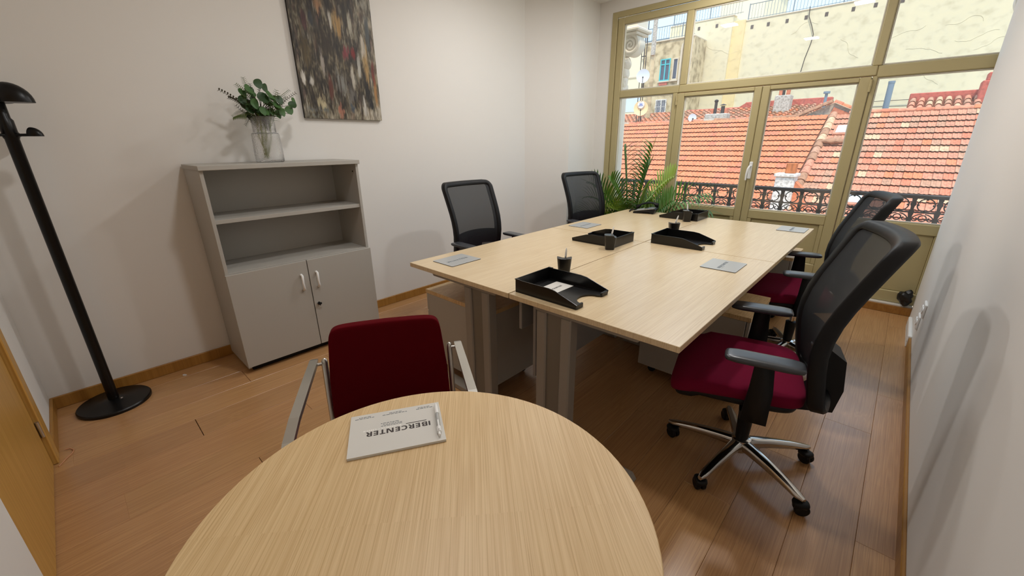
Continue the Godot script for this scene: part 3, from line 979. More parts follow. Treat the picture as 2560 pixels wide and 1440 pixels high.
func desk_items() -> void:
	var y := 0.740
	var a := make_tray("black letter tray with a grey card inside at the near desk edge", V(0.981, y, -0.166), 0.0)
	copy(a, V(0.562, y, -1.222), PI, "black letter tray next to the pen cup on the left-hand near desk")
	copy(a, V(1.018, y, -1.51), 0.0, "black letter tray on the far right desk, just across the seam")
	copy(a, V(0.624, y, -2.521), PI, "black letter tray closest to the balcony doors")
	var c := make_cup("black pen cup behind the nearest letter tray", V(0.822, y, -0.405), 2.2)
	copy(c, V(0.722, y, -1.045), 0.6, "black pen cup in front of the left-hand letter tray")
	copy(c, V(0.862, y, -1.72), 2.2, "black pen cup behind the letter tray at the middle seam")
	copy(c, V(0.722, y, -2.344), 0.6, "black pen cup in front of the far letter tray")
	pen_in_cup(V(0.822, y + 0.0785, -0.413), V(0.1, 1, 0.02), "white pen upright in the nearest pen cup")
	pen_in_cup(V(0.724, y + 0.083, -1.052), V(0.12, 1, -0.2), "white pen leaning in the left-hand pen cup")
	pen_in_cup(V(0.868, y + 0.083, -1.722), V(0.22, 1, -0.1), "white pen leaning out of the pen cup at the middle seam")
	pen_in_cup(V(0.718, y + 0.083, -2.351), V(-0.16, 1, -0.12), "white pen in the farthest pen cup")
	# the card in the near tray
	var cd := thing("printed_card", "grey printed card lying in the nearest letter tray", "card", V(0.93, y + 0.0086, -0.175), 0.0)
	part(cd, "card", bc(V(-0.05, 0, -0.09), V(0.05, 0.001, 0.09)), M.paper)
	logo(cd, lying(V(0.005, 0.0012, 0.0), V(0, 0, -1), V(-1, 0, 0)), 0.11, 0.012, M.ink)
	# mouse mats
	var mats := [[V(0.175, y, -0.215), 1.0, "grey printed mouse mat on the near corner of the left desk"], [V(1.397, y, -1.123), -1.0, "grey printed mouse mat on the foreground right desk"], [V(1.48, y, -2.515), -1.0, "grey printed mouse mat by the window on the far right desk"], [V(0.15, y, -1.63), 1.0, "grey printed mouse mat before the chair by the palm"]]
	for m in mats:
		var t := thing("mouse_mat", m[2], "mouse mat", m[0], 0, "printed mouse mats")
		var s: float = m[1]
		part(t, "base", round_plate(0.092, 0.112, 0.008, 0.0002, 0.0026), M.black_plastic)
		part(t, "top", round_plate(0.092, 0.112, 0.008, 0.0026, 0.0034), M.mouse_top)
		logo(t, lying(V(s * 0.004, 0.0036, 0), V(0, 0, s), V(s, 0, 0)), 0.155, 0.016, M.ink_grey)
		part(t, "rule_line", bc(V(-s * 0.012, 0.0034, -s * 0.075), V(-s * 0.0105, 0.0037, -s * 0.02)), M.ink_grey)
	telephone(V(0.235, y, -2.575))

func round_plate(hx: float, hz: float, r: float, y0: float, y1: float) -> ArrayMesh:
	var p := PackedVector2Array()
	for c in [[1, 1, 0], [-1, 1, 1], [-1, -1, 2], [1, -1, 3]]:
		for k in 5:
			var a: float = PI / 2 * c[2] + PI / 2 * k / 4
			p.append(Vector2(c[0] * (hx - r) + r * cos(a), c[1] * (hz - r) + r * sin(a)))
	return B.new().prism(p, y1 - y0, Transform3D(Basis(V(1, 0, 0), V(0, 0, 1), V(0, -1, 0)), V(0, y1, 0))).mesh()

func telephone(at: Vector3) -> void:
	# display end raised towards local x
	var t := thing("desk_telephone", "black and grey desk telephone in front of the palm", "telephone", at, 0.25)
	var body := PackedVector2Array([Vector2(-0.10, 0.0), Vector2(-0.105, 0.012), Vector2(-0.09, 0.02), Vector2(0.09, 0.05), Vector2(0.105, 0.044), Vector2(0.10, 0.03), Vector2(0.085, 0.0), Vector2(0.07, 0.0), Vector2(0.05, 0.014), Vector2(-0.02, 0.012), Vector2(-0.06, 0.0)])
	part(t, "body", B.new().prism(body, 0.19, Transform3D(Basis(), V(0, 0, -0.095))).mesh(), M.black_plastic)
	var slope := Transform3D(Basis(V(0, 0, 1), atan2(0.03, 0.18)), V(0, 0.035, 0))
	part(t, "face_plate", B.new().box(V(0, 0.002, 0.035), V(0.185, 0.004, 0.118), 0.001, slope).mesh(), M.satin)
	for i in 4:
		for j in 3:
			part(t, "key", B.new().box(V(-0.07 + 0.018 * i, 0.006, 0.012 + 0.02 * j), V(0.013, 0.006, 0.014), 0.002, slope).mesh(), M.mouse_top)
	part(t, "display", B.new().box(V(0.052, 0.006, 0.035), V(0.05, 0.005, 0.09), 0.001, slope).mesh(), M.ink_grey)
	var h := B.new()
	h.loft(handset())
	part(t, "handset", h.mesh(), M.black_plastic)
	part(t, "cord", B.new().tube(coil(V(-0.105, 0.012, -0.06), V(-0.145, 0.008, 0.05)), 0.0025, 5).mesh(), M.black_plastic)

func handset() -> Array:
	var r := []
	for i in 15:
		var p := i / 14.0
		var x := lerpf(-0.105, 0.105, p)
		var y := 0.046 + 0.03 * p + 0.024 * sin(p * PI)
		var th := 0.009 + (0.011 if p < 0.2 or p > 0.8 else 0.0)
		var w := 0.023 if i > 0 and i < 14 else 0.015
		var ring := []
		for k in 10:
			var a := TAU * k / 10
			ring.append(V(x, y - (0.01 if p < 0.2 or p > 0.8 else 0.0) + sin(a) * th, -0.06 + cos(a) * w))
		r.append(ring)
	return r

func coil(a: Vector3, b: Vector3) -> Array:
	var p := []
	for i in 70:
		var k := i / 69.0
		var c := a.lerp(b, k)
		p.append(c + V(sin(k * PI) * -0.02 + 0.006 * cos(i * 1.2), 0.006 * sin(i * 1.2) + 0.002, 0))
	return p

# ------------------------------------------------------------------ coat stand
func coat_stand() -> void:
	var t := thing("coat_stand", "black metal coat stand on a round base beside the left wall", "coat stand", V(-1.037, 0, 1.388))
	var m: Material = M.black_metal
	part(t, "base", B.new().lathe([Vector2(0, 0.034), Vector2(0.03, 0.034), Vector2(0.06, 0.026), Vector2(0.14, 0.021), Vector2(0.158, 0.02), Vector2(0.163, 0.014), Vector2(0.162, 0.0), Vector2(0, 0.0)], 56).mesh(), m)
	part(t, "pole", B.new().lathe([Vector2(0.024, 0.03), Vector2(0.024, 1.44), Vector2(0.027, 1.445), Vector2(0.027, 1.52), Vector2(0.021, 1.53), Vector2(0.021, 1.72), Vector2(0, 1.73)], 28).mesh(), m)
	part(t, "screw", B.new().lathe([Vector2(0.008, 0.03), Vector2(0.008, 0.037), Vector2(0, 0.039)], 12, Transform3D(Basis(), V(0.035, 0, -0.03))).mesh(), M.chrome)
	# hooks: flat arms ending in upright quarter-dome knobs
	for lv in [[1.455, 0.105, 0.04, [-1.0, 1.1, 3.2]], [1.60, 0.088, 0.085, [-1.15, 1.0, 3.0]]]:
		for a in lv[3]:
			var ln: float = lv[1]
			var rr: float = lv[2]
			var b := B.new()
			b.bb(V(0.0, lv[0] - 0.004, -0.012), V(ln - rr * 0.4, lv[0] + 0.008, 0.012), 0.003)
			var rings := []
			for i in 9:
				var th := PI / 2 * i / 8.0
				var ring := []
				for k in 20:
					var ph := TAU * k / 20
					var px := rr * cos(th) * cos(ph)
					if px < 0:
						px *= 0.45
					ring.append(V(ln - rr * 0.55 + px, lv[0] - 0.004 + rr * 1.0 * sin(th), rr * 0.62 * cos(th) * sin(ph)))
				rings.append(ring)
			b.loft(rings, true, true)
			var h := part(t, "hook", b.mesh(), m)
			h.rotation.y = -a

# ------------------------------------------------------------------ palm
func leaf_mat(key: String, c: Color) -> StandardMaterial3D:
	var m := mat(key, c, 0.5)
	m.backlight_enabled = true
	m.backlight = Color(c.r * 0.7, c.g * 0.7, c.b * 0.4)
	return m

func palm() -> void:
	leaf_mat("palm_a", col(84, 124, 48))
	leaf_mat("palm_b", col(70, 104, 50))
	leaf_mat("palm_c", col(130, 156, 58))
	mat("pot", col(60, 58, 56), 0.6)
	mat("soil", col(50, 36, 26), 0.95)
	mat("cane", col(112, 128, 58), 0.6)
	var t := thing("potted_palm", "green areca palm with arching fronds before the window", "plant", V(-0.10, 0, -2.985))
	var pot := part(t, "pot", B.new().lathe([Vector2(0, 0.0), Vector2(0.10, 0.0), Vector2(0.105, 0.01), Vector2(0.135, 0.26), Vector2(0.145, 0.26), Vector2(0.145, 0.285), Vector2(0.13, 0.285), Vector2(0.125, 0.25)], 36).mesh(), M.pot)
	part(pot, "soil", B.new().lathe([Vector2(0.127, 0.25), Vector2(0.06, 0.258), Vector2(0, 0.26)], 24).mesh(), M.soil)
	# azimuth (deg, 0 towards the right, 90 into the room), length, lean from upright, droop
	var fr := [[8, 1.16, 0.16, 0.08, 70], [150, 1.12, 0.12, 0.05, 75], [30, 1.1, 0.40, 0.30, 65], [5, 1.14, 0.58, 0.40, 75], [150, 1.02, 0.46, 0.34, 70], [150, 0.78, 0.74, 0.5, 60], [20, 0.86, 0.86, 0.5, 70], [70, 0.80, 0.50, 0.40, 30], [110, 0.80, 0.60, 0.44, 30], [126, 0.78, 0.92, 0.55, 55], [2, 0.76, 1.0, 0.5, 75], [120, 0.72, 0.8, 0.5, 40], [52, 0.70, 0.85, 0.5, 45], [50, 1.08, 0.26, 0.2, 40], [150, 0.72, 0.40, 0.2, 65], [10, 0.76, 0.48, 0.25, 70], [100, 0.62, 0.95, 0.6, 30], [132, 0.60, 1.05, 0.55, 50], [28, 0.58, 1.05, 0.55, 60], [140, 0.62, 0.35, 0.15, 75], [15, 0.64, 0.3, 0.15, 70], [128, 1.0, 0.62, 0.42, 60], [12, 1.08, 0.72, 0.46, 60], [60, 0.9, 0.35, 0.3, 20], [128, 0.98, 0.36, 0.3, 40], [130, 0.9, 0.9, 0.5, 40], [6, 0.94, 0.9, 0.5, 40]]
	var i := 0
	for f in fr:
		var a := deg_to_rad(f[0])
		var dir := V(cos(a), 0, sin(a) * 0.38)  # the window, the desk and the chair leave room to the sides only
		var base := V(rng.randf_range(-0.05, 0.05), 0.255, rng.randf_range(-0.04, 0.04))
		part(t, "frond", frond(base, dir, f[1], f[2], f[3], 17, 0.31, deg_to_rad(f[4] * 0.6)), [M.palm_a, M.palm_b, M.palm_c][i % 3])
		i += 1
	for k in 5:
		var b := V(0.06 * cos(k * 1.3), 0.25, 0.05 * sin(k * 1.3))
		part(t, "cane", B.new().tube([b, b * V(1.3, 1, 1.3) + V(0, 0.15, 0), b * V(1.8, 1, 1.6) + V(0, 0.32, 0)], [0.011, 0.009, 0.006], 8).mesh(), M.cane)

func frond(base: Vector3, dir: Vector3, ln: float, lean: float, droop: float, n: int, leaf: float, roll: float) -> ArrayMesh:
	var b := B.new()
	var at := func(p: float) -> Vector3:
		var h := ln * (sin(lean) * p + 0.28 * droop * p * p)
		var v := ln * (cos(lean) * p - droop * 0.62 * p * p * p)
		return base + dir * h + V(0, v, 0)
	var pts := []
	var rad := []
	for k in 13:
		pts.append(at.call(k / 12.0))
		rad.append(lerpf(0.006, 0.0012, k / 12.0))
	b.tube(pts, rad, 5)
	b.smooth()
	for k in n:
		var p := lerpf(0.30, 1.0, pow((k + 0.5) / n, 0.85))
		var c: Vector3 = at.call(p)
		var tg: Vector3 = (at.call(minf(p + 0.02, 1.02)) - at.call(p - 0.02)).normalized()
		var sd := tg.cross(Vector3.UP).normalized()
		if sd.length() < 0.5:
			sd = dir.cross(Vector3.UP)
		sd = sd.rotated(tg, roll)
		var l := leaf * (0.45 + 0.75 * sin(PI * clampf((p - 0.22) / 0.86, 0, 1))) * rng.randf_range(0.85, 1.1)
		for s in [-1.0, 1.0]:
			var d: Vector3 = (sd * s * lerpf(0.85, 0.5, p) + sd.cross(tg) * 0.42 + tg * 0.55).normalized()
			leaflet(b, c, d, l, 0.0095, 0.34 * l)
	leaflet(b, at.call(0.99), (at.call(1.0) - at.call(0.96)).normalized(), leaf * 0.5, 0.006, 0.02)
	return b.mesh()

# a narrow folded blade that sags by drop
func leaflet(b: B, c: Vector3, d: Vector3, l: float, w: float, drop: float) -> void:
	var sd := d.cross(Vector3.UP).normalized()
	var prev := []
	b.smooth()
	for i in 5:
		var p := i / 4.0
		var ww: float = w * [0.35, 0.95, 1.0, 0.7, 0.02][i]
		var o := c + d * l * p - V(0, drop * p * p, 0)
		var cur := [o - sd * ww + V(0, ww * 0.4, 0), o, o + sd * ww + V(0, ww * 0.4, 0)]
		if i > 0:
			b.q(prev[0], prev[1], cur[1], cur[0])
			b.q(prev[1], prev[2], cur[2], cur[1])
		prev = cur

# ------------------------------------------------------------------ vase and bouquet
func bouquet() -> void:
	var at := V(-1.005, 1.2985, 0.322)
	var v := thing("glass_vase", "clear textured glass vase with a stepped neck on the cabinet", "vase", at)
	part(v, "body", B.new().lathe([Vector2(0, 0), Vector2(0.076, 0.0), Vector2(0.083, 0.006), Vector2(0.083, 0.06), Vector2(0.079, 0.165), Vector2(0.076, 0.174), Vector2(0.068, 0.178), Vector2(0.0655, 0.182), Vector2(0.0655, 0.23), Vector2(0.067, 0.272), Vector2(0.0645, 0.273), Vector2(0.063, 0.23), Vector2(0.0625, 0.18), Vector2(0.067, 0.175), Vector2(0.0735, 0.171), Vector2(0.0755, 0.163), Vector2(0.08, 0.06), Vector2(0.079, 0.014), Vector2(0, 0.012)], 48).mesh(), M.vase_glass)
	leaf_mat("euc_a", col(58, 94, 44))
	leaf_mat("euc_b", col(40, 68, 34))
	leaf_mat("fern", col(92, 108, 54))
	leaf_mat("twig", col(62, 58, 44))
	mat("stem", col(120, 128, 56), 0.6)
	var t := thing("bouquet", "bouquet of round eucalyptus leaves and fern sprigs in the glass vase", "bouquet", at)
	# x runs out of the wall, z along it
	var foot := V(0.0, 0.02, 0.015)
	var tips := [V(0.02, 0.30, 0.06), V(0.01, 0.31, 0.02), V(-0.02, 0.31, -0.03), V(0.03, 0.30, -0.06), V(0.04, 0.29, 0.0), V(-0.03, 0.30, 0.05), V(0.0, 0.32, -0.01), V(0.05, 0.29, 0.04)]
	for k in tips.size():
		var e: Vector3 = tips[k]
		part(t, "stem", B.new().tube([foot + V(0.012 * cos(k * 2.1), 0, 0.012 * sin(k * 2.1)), foot.lerp(e, 0.5) + V(0.006 * sin(k), 0, 0.006 * cos(k)), V(e.x * 0.8, 0.26, e.z * 0.6), e], [0.0035, 0.003, 0.003, 0.002], 6).mesh(), M.stem)
	# round leaves: place, radius, facing
	var lv := [[0.09, 0.375, 0.0, 0.034], [0.06, 0.42, 0.06, 0.03], [0.085, 0.34, 0.05, 0.03], [0.05, 0.455, 0.0, 0.027], [0.10, 0.39, -0.04, 0.032], [0.07, 0.335, -0.08, 0.028], [0.04, 0.36, 0.10, 0.026], [0.05, 0.30, -0.11, 0.024], [0.03, 0.315, -0.16, 0.026], [0.02, 0.35, -0.19, 0.026], [0.03, 0.29, -0.09, 0.026], [0.0, 0.375, -0.21, 0.022], [0.0, 0.44, -0.05, 0.026], [0.03, 0.40, 0.09, 0.028], [0.07, 0.30, 0.0, 0.028], [0.05, 0.31, 0.07, 0.026], [-0.03, 0.42, 0.03, 0.026], [-0.04, 0.36, -0.06, 0.028], [0.06, 0.37, -0.10, 0.026]]
	for k in 30:
		var a := rng.randf() * TAU
		var rr := rng.randf_range(0.02, 0.10)
		lv.append([0.02 + rr * 0.7 * cos(a), rng.randf_range(0.275, 0.40), rr * 1.25 * sin(a) - 0.015, rng.randf_range(0.014, 0.026)])
	for k in lv.size():
		var q: Array = lv[k]
		var c := V(q[0], q[1], q[2])
		var nm := (V(1.0, 0.35, -0.3) + V(rng.randf_range(-0.4, 0.4), rng.randf_range(-0.4, 0.5), rng.randf_range(-0.5, 0.5))).normalized()
		var u := nm.cross(V(rng.randf_range(-0.3, 0.3), 1, 0.2)).normalized()
		var w := nm.cross(u)
		var b := B.new().smooth()
		var r: float = q[3]
		var ring := []
		for i in 14:
			var a := TAU * i / 14
			var rr := r * (1.0 + 0.06 * cos(3 * a)) * (1.12 if i == 0 else 1.0)
			ring.append(c + (u * sin(a) + w * cos(a)) * rr + nm * 0.12 * r * (cos(2 * a)))
		for i in 14:
			b.t(c - nm * 0.004, ring[i], ring[(i + 1) % 14])
		part(t, "leaf", b.mesh(), M.euc_a if k % 3 else M.euc_b)
		part(t, "leaf_stalk", B.new().tube([c + w * r * 0.9, (c + V(0, 0.28, 0) * 1.0) * 0.5 - V(0, 0.0, 0), V(c.x * 0.2, 0.27, c.z * 0.3)], 0.0014, 5).mesh(), M.twig)
	# fern sprigs and dark twigs: base, tip
	var sp := [[V(0, 0.3, 0.03), V(-0.02, 0.49, 0.055), "fern"], [V(0, 0.3, -0.03), V(0.0, 0.44, -0.19), "fern"], [V(0.02, 0.28, 0.06), V(0.04, 0.26, 0.17), "fern"], [V(0, 0.3, 0.0), V(-0.03, 0.45, 0.10), "fern"], [V(0, 0.29, -0.06), V(-0.02, 0.40, -0.17), "fern"], [V(0.02, 0.28, 0.05), V(0.03, 0.215, 0.11), "twig"], [V(0, 0.3, 0.05), V(0.0, 0.41, 0.205), "twig"], [V(0, 0.3, 0.02), V(0.0, 0.455, 0.03), "twig"], [V(0, 0.3, 0.0), V(0.0, 0.475, -0.02), "twig"], [V(0.0, 0.3, -0.08), V(-0.02, 0.425, -0.24), "twig"], [V(0, 0.3, 0.06), V(-0.01, 0.37, 0.16), "twig"]]
	for k in 26:
		# short leafy pieces crowd the neck
		var a := rng.randf() * TAU
		var f := V(0.03 * cos(a), rng.randf_range(0.16, 0.22), 0.03 * sin(a))
		sp.append([f, V(0.055 * cos(a + 0.3), rng.randf_range(0.24, 0.33), 0.055 * sin(a + 0.3)) if k < 16 else V(0.10 * cos(a), rng.randf_range(0.33, 0.44), 0.13 * sin(a)), "fern" if k % 3 else "twig"])
	for s in sp:
		var p0: Vector3 = s[0]
		var p1: Vector3 = s[1]
		var d := p1 - p0
		var b := B.new()
		b.tube([p0, p0 + d * 0.5 + V(0, 0.012, 0), p1], [0.002, 0.0015, 0.0008], 5)
		var nn := 13 if s[2] == "fern" else 9
		for i in nn:
			var k := 0.25 + 0.75 * (i + 0.5) / nn
			var c := p0 + d * k + V(0, 0.024 * (k - k * k) * 2, 0)
			var sd := d.normalized().cross(V(1, 0.1, 0)).normalized()
			for g in [-1.0, 1.0]:
				var dd: Vector3 = (sd * g * 0.9 + d.normalized() * 0.55).normalized()
				if s[2] == "fern":
					leaflet(b, c, dd, 0.042 * (1.15 - k * 0.75), 0.004, 0.004)
				else:
					leaflet(b, c, dd, 0.014, 0.005, 0.001)
		part(t, "fern_sprig" if s[2] == "fern" else "twig", b.mesh(), M[s[2]])

# ------------------------------------------------------------------ painting
func painting() -> void:
	var w := 300
	var h := 410
	var base := strip_noise(71, 0.03, w, 120, h)
	var fine := strip_noise(72, 0.12, w, 110, h)
	var im := Image.create(w, h, false, Image.FORMAT_RGB8)
	var ramp := Gradient.new()
	ramp.offsets = PackedFloat32Array([0.0, 0.3, 0.45, 0.58, 0.72, 1.0])
	ramp.colors = PackedColorArray([col(30, 26, 22), col(58, 50, 38), col(92, 84, 66), col(120, 114, 96), col(146, 136, 116), col(186, 178, 162)])
	for y in h:
		for x in w:
			var i := y * w + x
			var v := 0.55 * base[i] / 255.0 + 0.45 * fine[i] / 255.0
			var edge := clampf(float(x) / w * 1.6 - 1.15, 0, 0.3) + clampf(float(y) / h * 4 - 3.5, 0, 0.25)
			im.set_pixel(x, y, ramp.sample(clampf(v * 1.25 - 0.34 + edge, 0, 1)))
	# brush strokes: place, half size, colour
	var st := [[0.53, 0.24, 0.05, 0.11, col(172, 134, 76)], [0.33, 0.09, 0.03, 0.07, col(160, 116, 80)], [0.60, 0.45, 0.03, 0.05, col(128, 48, 56)], [0.70, 0.45, 0.02, 0.05, col(120, 26, 24)], [0.15, 0.26, 0.02, 0.06, col(72, 32, 36)], [0.24, 0.24, 0.02, 0.06, col(34, 38, 46)], [0.22, 0.88, 0.05, 0.06, col(214, 200, 160)], [0.45, 0.93, 0.04, 0.05, col(186, 116, 92)], [0.84, 0.70, 0.025, 0.14, col(22, 20, 20)], [0.87, 0.86, 0.03, 0.045, col(20, 20, 22)], [0.86, 0.55, 0.02, 0.12, col(182, 148, 92)], [0.95, 0.72, 0.015, 0.13, col(170, 124, 72)], [0.92, 0.30, 0.018, 0.16, col(70, 76, 78)], [0.94, 0.58, 0.012, 0.07, col(128, 52, 42)], [0.84, 0.38, 0.02, 0.08, col(196, 186, 172)], [0.76, 0.55, 0.015, 0.10, col(186, 184, 176)], [0.05, 0.68, 0.015, 0.05, col(228, 224, 216)], [0.14, 0.71, 0.02, 0.04, col(200, 196, 188)], [0.30, 0.56, 0.01, 0.09, col(164, 156, 148)], [0.50, 0.70, 0.05, 0.09, col(132, 132, 128)], [0.46, 0.22, 0.008, 0.06, col(190, 186, 176)], [0.66, 0.66, 0.012, 0.08, col(206, 200, 186)], [0.78, 0.90, 0.02, 0.07, col(208, 204, 196)], [0.12, 0.45, 0.08, 0.10, col(84, 70, 40)], [0.38, 0.38, 0.07, 0.10, col(46, 36, 26)], [0.36, 0.75, 0.02, 0.10, col(88, 40, 28)], [0.62, 0.80, 0.05, 0.07, col(108, 104, 100)], [0.18, 0.92, 0.10, 0.03, col(92, 98, 100)], [0.60, 0.90, 0.025, 0.03, col(66, 76, 88)], [0.90, 0.05, 0.09, 0.05, col(150, 148, 136)], [0.70, 0.22, 0.02, 0.08, col(176, 172, 156)], [0.10, 0.97, 0.1, 0.02, col(128, 132, 126)]]
	for k in 320:
		var c: Color = ramp.sample(pow(rng.randf(), 1.4)).lerp(st[rng.randi() % st.size()][4], 0.3)
		dab(im, rng.randf(), rng.randf(), rng.randf_range(0.004, 0.02), rng.randf_range(0.03, 0.12), c, 0.7)
	for s in st:
		for k in 22:
			var c3: Color = s[4]
			dab(im, s[0] + rng.randfn(0, 0.55) * s[2], s[1] + rng.randfn(0, 0.4) * s[3], rng.randf_range(0.006, 0.018), s[3] * rng.randf_range(0.5, 1.1), c3.lerp(ramp.sample(rng.randf()), rng.randf_range(0, 0.3)), 1.0)
	for k in 90:
		var c2: Color = [col(18, 14, 12), col(214, 208, 196), col(40, 30, 24), col(96, 84, 60)][k % 4]
		dab(im, rng.randf(), rng.randf_range(0.1, 0.95), rng.randf_range(0.003, 0.008), rng.randf_range(0.03, 0.09), c2, 0.8)
	var m := mat("canvas_paint", Color.WHITE, 0.5)
	m.albedo_texture = ImageTexture.create_from_image(im)
	mat("canvas_edge", col(36, 32, 28), 0.7)
	var t := thing("painting", "unframed abstract painting of dark vertical strokes on the left wall", "painting", V(XL, 1.582, -0.325))
	var d := 0.026
	part(t, "stretcher", bc(V(0.001, 0, -0.304), V(d - 0.001, 0.835, 0.304), 0.002), M.canvas_edge)
	var b := B.new()
	b.quv(V(d, 0, 0.304), V(d, 0.835, 0.304), V(d, 0.835, -0.304), V(d, 0, -0.304))
	part(t, "canvas", b.mesh(), m)

func dab(im: Image, u: float, v: float, a: float, b: float, c: Color, k: float) -> void:
	# a dragged brush mark: every bristle column starts, ends and covers differently
	var w := im.get_width()
	var h := im.get_height()
	var lean := rng.randf_range(-0.12, 0.12)
	for x in range(maxi(0, int((u - a) * w)), mini(w, int((u + a) * w) + 1)):
		var e := 1.0 - absf((float(x) / w - u) / a)
		var y0 := (v - b * rng.randf_range(0.45, 1.15) * (0.5 + 0.5 * e)) * h
		var y1 := (v + b * rng.randf_range(0.45, 1.25) * (0.5 + 0.5 * e)) * h
		var cover := k * rng.randf_range(0.25, 1.0) * clampf(e * 3.0, 0.3, 1)
		for y in range(maxi(0, int(y0)), mini(h, int(y1) + 1)):
			var xx := clampi(x + int(lean * (y - v * h)), 0, w - 1)
			var al := cover * (0.7 + 0.3 * rng.randf()) * clampf(minf(y - y0, y1 - y) / 5.0, 0.15, 1)
			im.set_pixel(xx, y, im.get_pixel(xx, y).lerp(c, al))

# ------------------------------------------------------------------ sockets, bag, scraps
func small_things() -> void:
	mat("slot", col(60, 60, 60), 0.6)
	var so := [[0.36, -2.30, "white double wall socket on the right wall, the upper of two"], [0.235, -2.43, "white double wall socket on the right wall, the lower of two"]]
	for s in so:
		var t := thing("wall_socket", s[2], "socket", V(XR, s[0], s[1]), 0, "white sockets on the right wall")
		part(t, "plate", bc(V(-0.012, -0.045, -0.06), V(0, 0.045, 0.06), 0.004), M.white_plastic)
		for z in [-0.028, 0.028]:
			var f := part(t, "outlet", B.new().lathe([Vector2(0.021, 0.0), Vector2(0.02, 0.006), Vector2(0.018, 0.006), Vector2(0.017, -0.004), Vector2(0, -0.004)], 24, Transform3D(Basis(V(0, 1, 0), V(-1, 0, 0), V(0, 0, 1)), V(-0.012, 0, z))).mesh(), M.white_plastic)
			for o in [-0.0095, 0.0095]:
				part(f, "pin_hole", B.new().lathe([Vector2(0.0025, 0), Vector2(0, 0.0004)], 8, Transform3D(Basis(V(0, 1, 0), V(-1, 0, 0), V(0, 0, 1)), V(-0.0085, o, z))).mesh(), M.slot)
	var ls := thing("wall_socket", "white double wall socket low on the left wall behind the chair", "socket", V(XL, 0.425, -1.757), 0, "")
	part(ls, "plate", bc(V(0, -0.045, -0.075), V(0.012, 0.045, 0.075), 0.004), M.white_plastic)
	for z in [-0.035, 0.035]:
		part(ls, "outlet", B.new().lathe([Vector2(0.021, 0.0), Vector2(0.02, 0.006), Vector2(0.018, 0.006), Vector2(0.017, 0.001), Vector2(0, 0.001)], 24, Transform3D(Basis(V(0, -1, 0), V(1, 0, 0), V(0, 0, 1)), V(0.012, 0, z))).mesh(), M.slot)
	# crumpled black bag on the sill in the corner
	mat("bag", col(18, 18, 19), 0.35)
	var ns := FastNoiseLite.new()
	ns.seed = 5
	ns.frequency = 16.0
	var bend := func(v: Vector3) -> Vector3: return v + (v - V(0, 0.075, 0)).normalized() * 0.035 * ns.get_noise_3dv(v)
	var bag := thing("plastic_bag", "crumpled black plastic bag on the window sill in the right corner", "bag", V(2.262, 0.085, -3.255))
	part(bag, "bag", B.new().pillow(V(0, 0.07, 0), V(0.04, 0.065, 0.032), 0.9, 0.9, 32, 20, bend).mesh(), M.bag)
	var sc := thing("paper_scrap", "small white scrap on the floor between the coat stand and cabinet", "scrap", V(-1.11, 0.0, 1.05), 0.4)
	part(sc, "scrap", B.new().prism(PackedVector2Array([Vector2(-0.012, -0.006), Vector2(0.01, -0.008), Vector2(0.015, 0.002), Vector2(0.0, 0.008), Vector2(-0.013, 0.004)]), 0.004, Transform3D(Basis(V(1, 0, 0), V(0, 0, 1), V(0, -1, 0)), V(0, 0.004, 0))).mesh(), M.white_plastic)
	mat("wire", col(206, 150, 112), 0.5)
	var wr := thing("loose_wire", "thin pale wire curling out from under the door corner", "wire", V(-0.60, 0.002, 1.60))
	part(wr, "wire", B.new().tube([V(0.045, 0.001, 0.024), V(0.0, 0.001, 0.0), V(-0.03, 0.0015, -0.022), V(-0.06, 0.002, -0.03), V(-0.085, 0.003, -0.018), V(-0.09, 0.004, 0.0)], 0.0024, 6).mesh(), M.wire)

